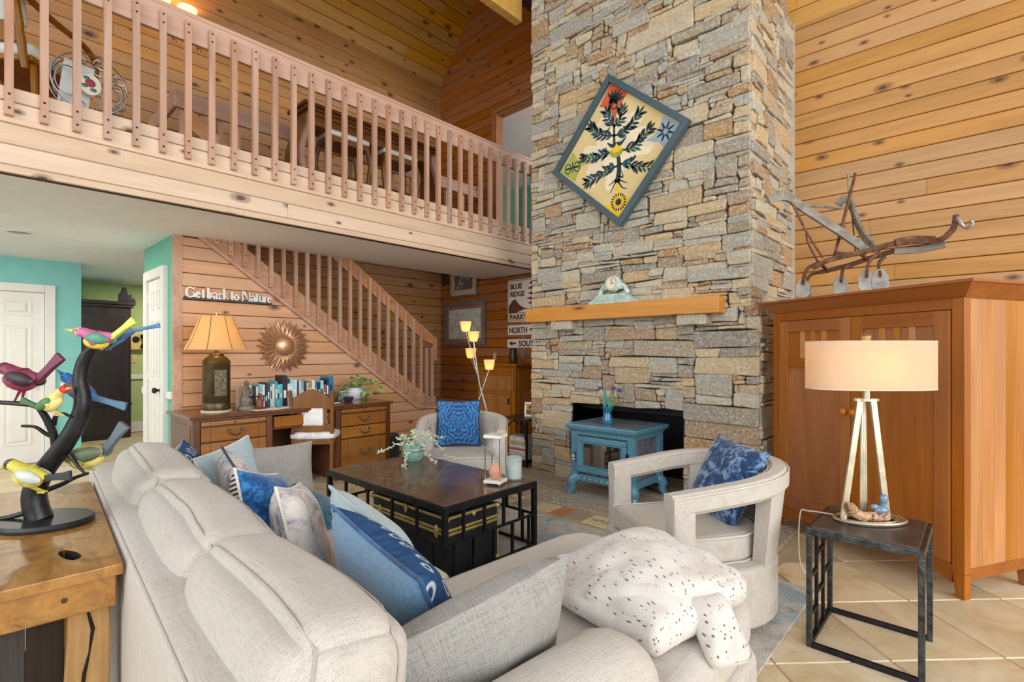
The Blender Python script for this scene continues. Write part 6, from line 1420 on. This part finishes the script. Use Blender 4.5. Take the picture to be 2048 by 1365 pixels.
# ---------------------------------------------------------------- things on the coffee table
ZT = .4503
CP = empty('potted_succulent', (-3.30, 2.42, ZT), 0, 'silvery trailing succulent in a glazed turquoise pot on the coffee table', 'plant')
m_glz = toned('turquoise_drip_glaze', '#5b8f88', '#86bdb2', '#a8bcae', 9, (.38, .5, .62), .25)
MB().lathe([(.06, 0), (.075, .02), (.09, .05), (.094, .075), (.088, .1), (.096, .112), (.096, .122), (.088, .122), (.08, .1), (.001, .095)], 24, caps=False).build('pot', m_glz, CP, True)
MB().lathe([(.0935, .070), (.0955, .078), (.093, .086)], 24, caps=False).build('glaze_band', plain('brown_glaze_band', '#8f7a60', .3), CP, True)
m_suc = plain('silver_green_leaf', '#cfdcc6', .6, 0, .1)
sl_ = MB().ball((.012, 0, 0), (.013, .0042, .0035), 6, 4).mesh('leaf', True, [m_suc]); r = random.Random(8)
tr_ = [[(.05, -.05, .12), (.09, -.1, .14), (.13, -.16, .08), (.16, -.2, .01), (.2, -.23, .008)], [(.0, -.07, .12), (-.02, -.14, .14), (-.03, -.22, .11), (-.04, -.29, .09)], [(.05, .05, .12), (.1, .09, .16), (.15, .13, .12), (.2, .17, .03), (.24, .2, .01)], [(.07, 0, .12), (.13, .0, .12), (.18, .02, .03), (.23, .05, .008)], [(0, 0, .12), (-.03, .03, .18), (-.05, .02, .22)], [(0, 0, .12), (.03, .0, .19), (.04, -.02, .24)], [(0, 0, .12), (.0, -.05, .17), (-.01, -.09, .2)], [(0, 0, .12), (.02, .06, .17), (.03, .1, .2)], [(.02, .02, .12), (.07, .06, .18), (.11, .12, .19), (.13, .18, .16)], [(-.03, -.02, .12), (-.07, -.05, .16), (-.1, -.08, .16)], [(0, 0, .12), (.05, -.02, .17), (.08, -.05, .19)]]
for P in tr_:
    Q = spline(P, 5); MB().tube(Q, .0022, 5).build('stem', plain('pale_stem', '#aebf9e', .7), CP, True)
    for i in range(1, len(Q)):
        for s in (0, 1):
            link('leaf', sl_, None, CP, T(*Q[i]) @ Rz(r.uniform(0, 6.3)) @ Ry(r.uniform(-.9, .4)) @ Matrix.Scale(r.uniform(.9, 1.5), 4))
HG = empty('sand_hourglass', (-2.31, 2.34, ZT), .35, 'white framed hourglass with coral sand near the table corner', 'hourglass')
m_wlac = plain('white_lacquer', '#efece6', .35, var=.01)
MB().box(-.06, .06, -.06, .06, .012, .03).build('foot_plate', m_wlac, HG, bevel=.003)
MB().box(-.06, .06, -.06, .06, .30, .32).build('top_plate', m_wlac, HG, bevel=.003)
for a in (-1, 1):
    for b in (-1, 1): MB().tube([(a*.05, b*.05, 0), (a*.05, b*.05, .326)], .0035, 7).ball((a*.05, b*.05, .006), .008, 8, 6).ball((a*.05, b*.05, .325), .006, 8, 6).build('rod', metal('chrome_rod', '#d8d6d2', .15, .03), HG, True)
pf = [(.001, .031), (.03, .034), (.043, .06), (.046, .085), (.038, .115), (.016, .145), (.006, .163), (.016, .182), (.038, .212), (.046, .243), (.042, .27), (.03, .294), (.001, .298)]
MB().lathe(pf, 24, caps=False).build('glass_bulb', thin('thin_clear_glass', '#eef2f2', .16), HG, True)
MB().lathe([(.001, .033), (.028, .036), (.041, .06), (.044, .085), (.036, .112), (.02, .128), (.001, .136)], 20, caps=False).build('sand', plain('coral_sand', '#e0986a', .9), HG, True)
CJ = empty('candle_jar', (-2.30, 2.505, ZT), 0, 'pale green candle in a glass jar behind the hourglass', 'candle')
MB().lathe([(.05, 0), (.054, .004), (.054, .15), (.051, .15), (.051, .012), (.001, .012)], 24, caps=False).build('jar', thin('jar_glass', '#d4e6e4', .3), CJ, True)
MB().lathe([(.001, .013), (.0505, .013), (.0505, .10), (.001, .10)], 24).build('wax', plain('pale_green_wax', '#d3e4de', .5, var=.02, Subsurface__Weight=.2), CJ, True)
MB().tube([(0, 0, .10), (0, 0, .112)], .0015, 5).build('wick', m_black, CJ)
# ---------------------------------------------------------------- old cultivator on the armoire
m_rusty = plain('rusted_iron', '#6e4a34', .7, .35, .35, 30, .5, 80); m_gwood = wood('weathered_grey_wood', '#9a958a', '#5e564a', 0, .8, False, .04)
m_steel = plain('worn_blade_steel', '#9c958c', .45, .6, .2, 12, .2)
PL = empty('antique_cultivator', (0, 0, 0), 0, 'antique horse-drawn cultivator with wooden handles resting on top of the armoire', 'cultivator')
Pp = {'lh': [(-1.035, 3.607, 2.298), (-0.982, 3.669, 2.331), (-0.939, 3.736, 2.324), (-0.896, 3.803, 2.28), (-0.679, 4.031, 2.09), (-0.568, 4.134, 1.979)], 'rh': [(-0.824, 4.619, 2.446), (-0.786, 4.627, 2.486), (-0.746, 4.623, 2.454), (-0.694, 4.535, 2.29), (-0.627, 4.393, 2.143), (-0.54, 4.241, 2.008)],
'cross': [(-0.879, 3.833, 2.286), (-0.76, 4.61, 2.404)], 'lever': [(-0.66, 4.294, 2.567), (-0.74, 4.016, 1.938)], 'beam': [(-0.859, 3.974, 1.878), (-0.759, 3.998, 1.928), (-0.57, 4.05, 1.967), (-0.413, 4.073, 2.001), (-0.287, 4.067, 1.994), (-0.19, 4.047, 1.986), (-0.133, 4.046, 2.037), (-0.117, 4.047, 2.095)],
'beam2': [(-0.844, 4.123, 1.866), (-0.669, 4.149, 1.902), (-0.54, 4.133, 1.935), (-0.393, 4.132, 1.965), (-0.219, 4.157, 1.97)], 'hook': [(-0.117, 4.047, 2.125), (-0.098, 4.037, 2.075), (-0.076, 4.044, 2.042), (-0.05, 4.041, 2.046), (-0.043, 4.047, 2.067), (-0.054, 4.037, 2.076)],
'brl': [(-0.932, 3.743, 2.307), (-0.866, 3.831, 2.112), (-0.799, 3.975, 1.946)], 'brl2': [(-0.861, 3.835, 2.102), (-0.866, 3.858, 2.05), (-0.829, 3.974, 1.926)], 'brr': [(-0.734, 4.607, 2.387), (-0.696, 4.465, 2.167), (-.66, 4.3, 1.99)]}
def strap(P, w_, t, mat, name, n=4):
    Q = spline(P, n); b = MB()
    for a, c in zip(Q, Q[1:]): b.bar(a, c+(c-a)*.06, t, w_)
    return b.build(name, mat, PL, bevel=.002)
strap(Pp['lh'], .055, .022, m_gwood, 'handle'); strap(Pp['rh'], .055, .022, m_gwood, 'handle')
MB().tube(Pp['cross'], .010, 8).build('handle_rung', m_gwood, PL, True)
strap([Pp['lever'][0], Vector(Pp['lever'][0]).lerp(Vector(Pp['lever'][1]), .5), Pp['lever'][1]], .022, .012, m_rusty, 'lever', 2)
MB().ball((-.70, 4.27, 2.545), (.008, .008, .028), 8, 6).tube([(-.70, 4.26, 2.52), (-.69, 4.22, 2.40)], .004, 6).build('lever_grip', m_steel, PL, True)
strap(Pp['beam'], .032, .018, m_rusty, 'beam', 5); strap(Pp['beam2'], .030, .018, m_rusty, 'side_beam', 4)
MB().tube(spline(Pp['hook'], 5), [.012]*8+[.009]*18, 8).build('hitch_hook', m_steel, PL, True)
MB().cb((-.117, 4.047, 2.10), (.03, .03, .05)).build('hitch_clevis', m_rusty, PL, bevel=.004)
strap([(-.41, 4.06, 2.0), (-.33, 4.10, 2.015), (-.22, 4.12, 2.0)], .05, .02, m_rusty, 'coupling_plate', 2)
strap([(-.42, 4.1, 1.955), (-.30, 4.12, 1.95), (-.17, 4.11, 1.965)], .04, .02, m_gwood, 'wooden_spacer', 2)
for k in ('brl', 'brl2', 'brr'): strap(Pp[k], .016, .008, m_rusty, 'brace', 2)
strap([(-.73, 4.03, 1.98), (-.62, 4.08, 1.955)], .016, .01, m_rusty, 'brace', 1)
MB().tube([(-.82, 3.99, 1.915), (-.80, 4.15, 1.87)], .011, 7).tube([(-.60, 4.04, 1.955), (-.56, 4.16, 1.92)], .011, 7).build('axle_bolt', m_rusty, PL, True)
def shovel(tip, top, mid, nrm):
    Pc = [top, mid, (tip[0], tip[1], tip[2]+.10)]
    strap(Pc, .022, .014, m_rusty, 'shank', 5)
    n = Vector(nrm).normalized(); x = Vector((0, 0, 1)).cross(n).normalized(); z = n.cross(x)
    m = Matrix((x, z, n)).transposed().to_4x4(); m.translation = Vector(tip)
    MB().prism([(-.022, 0), (.022, 0), (.044, .03), (.042, .10), (.018, .15), (-.018, .15), (-.042, .10), (-.044, .03)], -.004, .004, m).build('shovel_blade', m_steel, PL, bevel=.002)
zt_ = 1.6775
shovel((-.925, 3.995, zt_), (-.821, 4.009, 1.92), (-.895, 3.99, 1.88), (.2, -.95, .25))
shovel((-.945, 4.13, zt_), (-.849, 4.146, 1.87), (-.91, 4.13, 1.85), (.2, -.95, .25))
shovel((-.70, 4.02, zt_), (-.655, 4.15, 1.895), (-.69, 4.06, 1.87), (.2, -.95, .25))
shovel((-.535, 3.86, zt_), (-.488, 4.044, 1.955), (-.53, 3.93, 1.88), (.2, -.95, .25))
shovel((-.465, 3.87, zt_), (-.471, 4.128, 1.93), (-.49, 4.0, 1.87), (.2, -.95, .25))
# ---------------------------------------------------------------- loft furniture
ZL = 2.90
m_lw = wood('loft_walnut', '#8a5c30', '#5f3a1c', 1, .4, False, .05); m_lwl = plain('lit_edge_wood', '#b08a78', .5)  # paler front legs: light on that edge is painted into the colour
LD = empty('loft_side_table', (0, 0, 0), 0, 'walnut side table with bowed ends behind the loft balusters', 'table')
crw = MB(); crw.box(-5.13, -4.74, 2.21, 3.87, 3.69, 3.72).box(-5.11, -4.76, 2.24, 3.84, 3.66, 3.69).box(-5.09, -4.78, 2.27, 3.81, 3.62, 3.66); crw.build('tabletop', m_lw, LD, bevel=.006)
MB().box(-5.07, -4.80, 2.33, 3.75, 3.53, 3.62).build('apron', m_lw, LD, bevel=.004)
for y0, s in ((2.29, -1), (3.79, 1)):
    for nm, x0, x1, mt_ in (('end_panel', -5.08, -4.82, m_lw), ('bowed_leg', -4.82, -4.77, m_lwl), ('bowed_leg', -5.12, -5.08, m_lw)):
        vs = []; n = 12
        for i in range(n+1):
            t = i/n; yy = y0+s*.085*math.sin(PI*min(1, t*1.15)); z = ZL+(3.62-ZL)*t
            for yo in (-.022, .022):
                for x in (x0, x1): vs.append((x, yy+yo, z))
        fs = [(0, 1, 3, 2)[::-1], tuple(4*n+q for q in (0, 1, 3, 2))]
        for i in range(n):
            a = 4*i
            for p, q in ((0, 1), (1, 3), (3, 2), (2, 0)): fs.append((a+p, a+q, a+4+q, a+4+p))
        MB().add(vs, fs).build(nm, mt_, LD, True)
def stool(label, y):
    E_ = empty('loft_stool', (-4.93, y, ZL), 0, label, 'stool', 'stools under the loft table')
    MB().soft((.15, .23, .03), .025, (0, 0, .012), 8, T(0, 0, .615)).build('seat_pad', plain('white_vinyl_pad', '#e2e0dc', .4), E_, True)
    MB().box(-.145, .145, -.225, .225, .53, .59).build('apron', m_lw, E_, bevel=.006)
    for a in (-1, 1):
        for b in (-1, 1):
            MB().tube(spline([(a*.125, b*.2, .55), (a*.14, b*.235, .4), (a*.13, b*.215, .2), (a*.145, b*.24, .01)], 4), [.028]*5+[.022]*4+[.018]*4, 8).build('leg', m_lw, E_, True)
    MB().tube([(0, -.2, .25), (0, .2, .25)], .012, 7).build('stretcher', m_lw, E_, True)
stool('white topped stool under the loft table, nearer the rocking chair', 2.72); stool('white topped stool under the loft table, nearer the chimney', 3.35)
m_oakr = wood('golden_rocker_oak', '#a8742c', '#7d4f18', 2, .4, False, .05); m_fleece = plain('cream_fleece', '#dde0d8', 1, 0, .06, 20, .6, 120)
RC = empty('rocking_chair', (-5.1, .28, ZL), math.radians(50), 'golden oak rocking chair with cream cushions up in the loft', 'chair')
for s in (-1, 1):
    MB().lathe([(.02, .32), (.026, .5), (.02, .56), (.026, .6), (.022, .8), (.028, .84), (.02, .9), (.024, 1.2), (.02, 1.24)], 10, mtx=T(s*.24, -.22, 0) @ Rx(.18)).build('back_post', m_oakr, RC, True)
    MB().tube(spline([(s*.27, -.30, .78), (s*.30, -.1, .74), (s*.31, .15, .74), (s*.30, .30, .70), (s*.29, .33, .58), (s*.27, .28, .44)], 5), [.022]*26, 8).build('arm', m_oakr, RC, True)
    MB().tube(spline([(s*.25, -.55, .12), (s*.25, -.2, .025), (s*.25, .2, .02), (s*.25, .5, .08)], 6), .022, 8).build('rocker', m_oakr, RC, True)
    for y in (-.2, .22): MB().tube([(s*.25, y, .03), (s*.23, y*.95, .40)], .02, 8).build('leg', m_oakr, RC, True)
MB().box(-.27, .27, -.26, .28, .38, .42).build('seat', m_oakr, RC, bevel=.01)
for z in (.56, 1.12): MB().box(-.23, .23, -.29-(z-.56)*.18, -.265-(z-.56)*.18, z-.07, z+.07).build('back_rail', m_oakr, RC, bevel=.006)
MB().soft((.26, .26, .05), .045, (0, 0, .02), 8, T(0, 0, .47)).build('seat_cushion', m_fleece, RC, True)
MB().soft((.20, .045, .24), .04, (0, .02, 0), 8, T(0, -.25, .86) @ Rx(.18)).build('back_cushion', m_fleece, RC, True)
m_wire = metal('pewter_wire', '#a9aaa8', .35, .1)
IR = empty('wire_magazine_rack', (-4.68, .62, ZL), 0, 'scrolled pewter wire rack with a stained glass rose behind the balusters', 'rack')
def ringYZ(cy, cz, ry, rz, r, x=0, a0=0, a1=2*PI, n=28):
    return [(x, cy+ry*math.cos(a0+(a1-a0)*k/n), cz+rz*math.sin(a0+(a1-a0)*k/n)) for k in range(n+(0 if a1-a0 > 6.2 else 1))]
for x in (-.12, 0.0):
    MB().tube(ringYZ(0, .32, .215, .205, .006, x), .006, 6, closed=True).build('oval_hoop', m_wire, IR, True)
    for (cy, cz, ry, rz) in ((-.12, .30, .07, .10), (.12, .30, .065, .09)): MB().tube(ringYZ(cy, cz, ry, rz, .004, x), .0045, 6, closed=True).build('inner_hoop', m_wire, IR, True)
    for (cy, cz, s, u_) in ((-.05, .47, 1, 1), (.06, .47, -1, 1), (-.05, .15, 1, -1), (.06, .15, -1, -1), (.17, .40, -1, 1), (.17, .22, -1, -1)):
        P = [(x, cy+s*.045*(1-t*.75)*math.cos(t*9), cz+u_*.045*(1-t*.75)*math.sin(t*9)) for t in [k/22 for k in range(23)]]
        MB().tube(P, .004, 5).build('scroll', m_wire, IR, True)
for y in (-.15, .15): MB().tube([(-.12, y, .16), (0, y, .16)], .005, 6).tube(spline([(-.13, y, .0), (-.06, y, .10), (.01, y, .0)], 5), .006, 6).build('foot', m_wire, IR, True)
MB().lathe([(.001, 0), (.062, 0), (.062, .006), (.001, .006)], 20, mtx=T(.004, 0, .31) @ Ry(PI/2), sx=1.2).build('glass_oval', plain('cream_glass', '#e9e6d2', .2), IR)
MB().lathe([(.001, 0), (.03, 0), (.022, .004), (.001, .005)], 14, mtx=T(.010, 0, .32) @ Ry(PI/2)).build('glass_rose', plain('rose_glass', '#a03a4c', .2), IR)
for a in (2.2, 3.6, 5.2): MB().ball((0, 0, 0), 1, 8, 6, T(.010, .036*math.cos(a), .315+.045*math.sin(a)) @ Matrix.Diagonal((.004, .02, .014, 1))).build('glass_leaf', plain('green_glass', '#4a7a58', .2), IR, True)
MB().box(-.075, -.065, -.19, -.02, .12, .46).build('paper_folder', plain('pale_folder', '#d6dad6', .8), IR, mtx=Rx(-.12))
# wall sconce in the loft
SC = empty('loft_sconce', (XB+.017, 1.56, 4.93), 0, 'two-armed sconce glowing on the loft wall just above the railing', 'wall lamp')
MB().lathe([(.05, 0), (.055, .012), (.001, .02)], 16, mtx=Ry(PI/2)).build('back_plate', m_black, SC, True)
for s in (-1, 1):
    MB().tube(spline([(.01, 0, 0), (.08, s*.05, -.06), (.11, s*.12, -.05), (.11, s*.125, .05)], 5), .007, 6).build('arm', m_black, SC, True)
    sh_ = MB().lathe([(.02, 0), (.055, .02), (.085, .07), (.095, .11), (.09, .11), (.08, .07), (.05, .024), (.001, .01)], 20, c=(.11, s*.125, .05), caps=False).build('glass_bowl', shade_mat('opal_bowl_lit', '#fff0d4', '#ffd488', 4.5), SC, True)
    MB().ball((.11, s*.125, .10), .025, 10, 8).build('bulb', emis('opal_bulb', '#fff0d0', '#ffbe6a', 260), sh_, True)
for k, y in enumerate((1.06, 1.22)):
    hk = empty('screw_hook', (FX-.02, y, 3.615), 0, ('dark screw hook under the loft rail, the one nearer the rocking chair', 'dark screw hook under the loft rail, the one nearer the side table')[k], 'hook', 'hooks under the loft rail')
    MB().tube([(0, .012*math.cos(t), -.022-.014*math.sin(t)) for t in [2.6+q*.45 for q in range(11)]], .0022, 5).tube([(0, -.012, -.016), (0, -.012, .006)], .0022, 5).build('hook_wire', m_black, hk, True)
# ---------------------------------------------------------------- hall
m_esp = wood('espresso_armoire', '#3a302e', '#241c1b', 2, .35, False, .04, coat=.2)
HA = empty('dark_hall_armoire', (-9.60, 1.06, 0), 0, 'tall espresso brown armoire at the end of the green hall', 'armoire')
MB().box(-.5, 0, 0, .70, 0, 2.0).build('case', m_esp, HA, bevel=.004)
MB().box(-.5, .03, -.03, .73, 1.98, 2.02).box(-.5, .05, -.05, .75, 2.02, 2.07).build('cornice', m_esp, HA, bevel=.008)
MB().box(0, .012, .04, .66, .56, 1.88).build('upper_panel', m_esp, HA, bevel=.006); MB().box(0, .012, .04, .66, .06, .48).build('lower_panel', m_esp, HA, bevel=.006)
MB().box(0, .02, -.01, .71, .5, .53).build('mid_rail', m_esp, HA, bevel=.004)
OC = empty('carved_cresting', (-9.58, 1.70, 2.0705), 0, 'small black carved ornament on top of the dark armoire', 'ornament')
MB().prism([(-.10, 0), (.12, 0), (.10, .05), (.06, .06), (.06, .12), (.02, .10), (.0, .20), (-.05, .22), (-.07, .14), (-.1, .1)], -.03, .03, Matrix(((0, 0, 1, 0), (1, 0, 0, 0), (0, 1, 0, 0), (0, 0, 0, 1)))).build('carving', m_esp, OC, bevel=.006)
PH = empty('wall_telephone', (-10.145, 1.93, 1.34), 0, 'antique style beige wall telephone above the light switch', 'telephone')
MB().box(0, .08, -.10, .11, 0, .28).build('phone_body', plain('ivory_bakelite', '#d8c178', .4), PH, bevel=.012)
MB().tube(spline([(.09, .06, .24), (.12, .075, .18), (.12, .075, .10), (.09, .06, .04)], 4), [.028]*4+[.016]*5+[.028]*4, 8).build('handset', m_black, PH, True)
MB().lathe([(.05, 0), (.045, .02), (.001, .022)], 16, mtx=T(.08, -.02, .17) @ Ry(PI/2)).build('dial', m_black, PH, True)
MB().box(0, .05, -.17, -.10, .02, .2).build('side_box', m_black, PH, bevel=.01)
SP_ = empty('light_switch', (-10.148, 1.87, 1.19), 0, 'brass switch plate on the green hall wall', 'switch')
MB().box(0, .008, -.06, .06, -.06, .06).build('plate', plain('cream_brass_plate', '#d9c07a', .4), SP_, bevel=.003)
for y in (-.025, .025): MB().box(.008, .02, y-.006, y+.006, -.012, .012).build('toggle', m_white, SP_)
def downlight(loc, label, power):
    D = empty('recessed_light', loc, 0, label, 'ceiling light')
    MB().lathe([(.115, 0), (.115, -.006), (.09, -.012), (.085, 0)], 28, caps=False).build('trim_ring', m_white, D, True)
    MB().lathe([(.001, -.0015), (.088, -.0015)], 28, caps=False).build('lens', emis('dim_lens', '#8a8680', '#fff0d8', .04), D)
    l = bpy.data.lights.new('recessed_lamp', 'AREA'); l.shape = 'DISK'; l.size = .16; l.energy = power; l.color = (1, .93, .82)
    q = bpy.data.objects.new('recessed_lamp', l); COL.objects.link(q); q.parent = D; q.location = (0, 0, -.02)
downlight((-6.45, .357, ZS-.0005), 'white recessed ceiling light in the soffit by the hall', 26)
downlight((-9.0, 2.2, ZS-.0005), 'unseen recessed ceiling light added to brighten the hall by the armoire', 34)  # out-of-sight fixture added as extra light for the hall
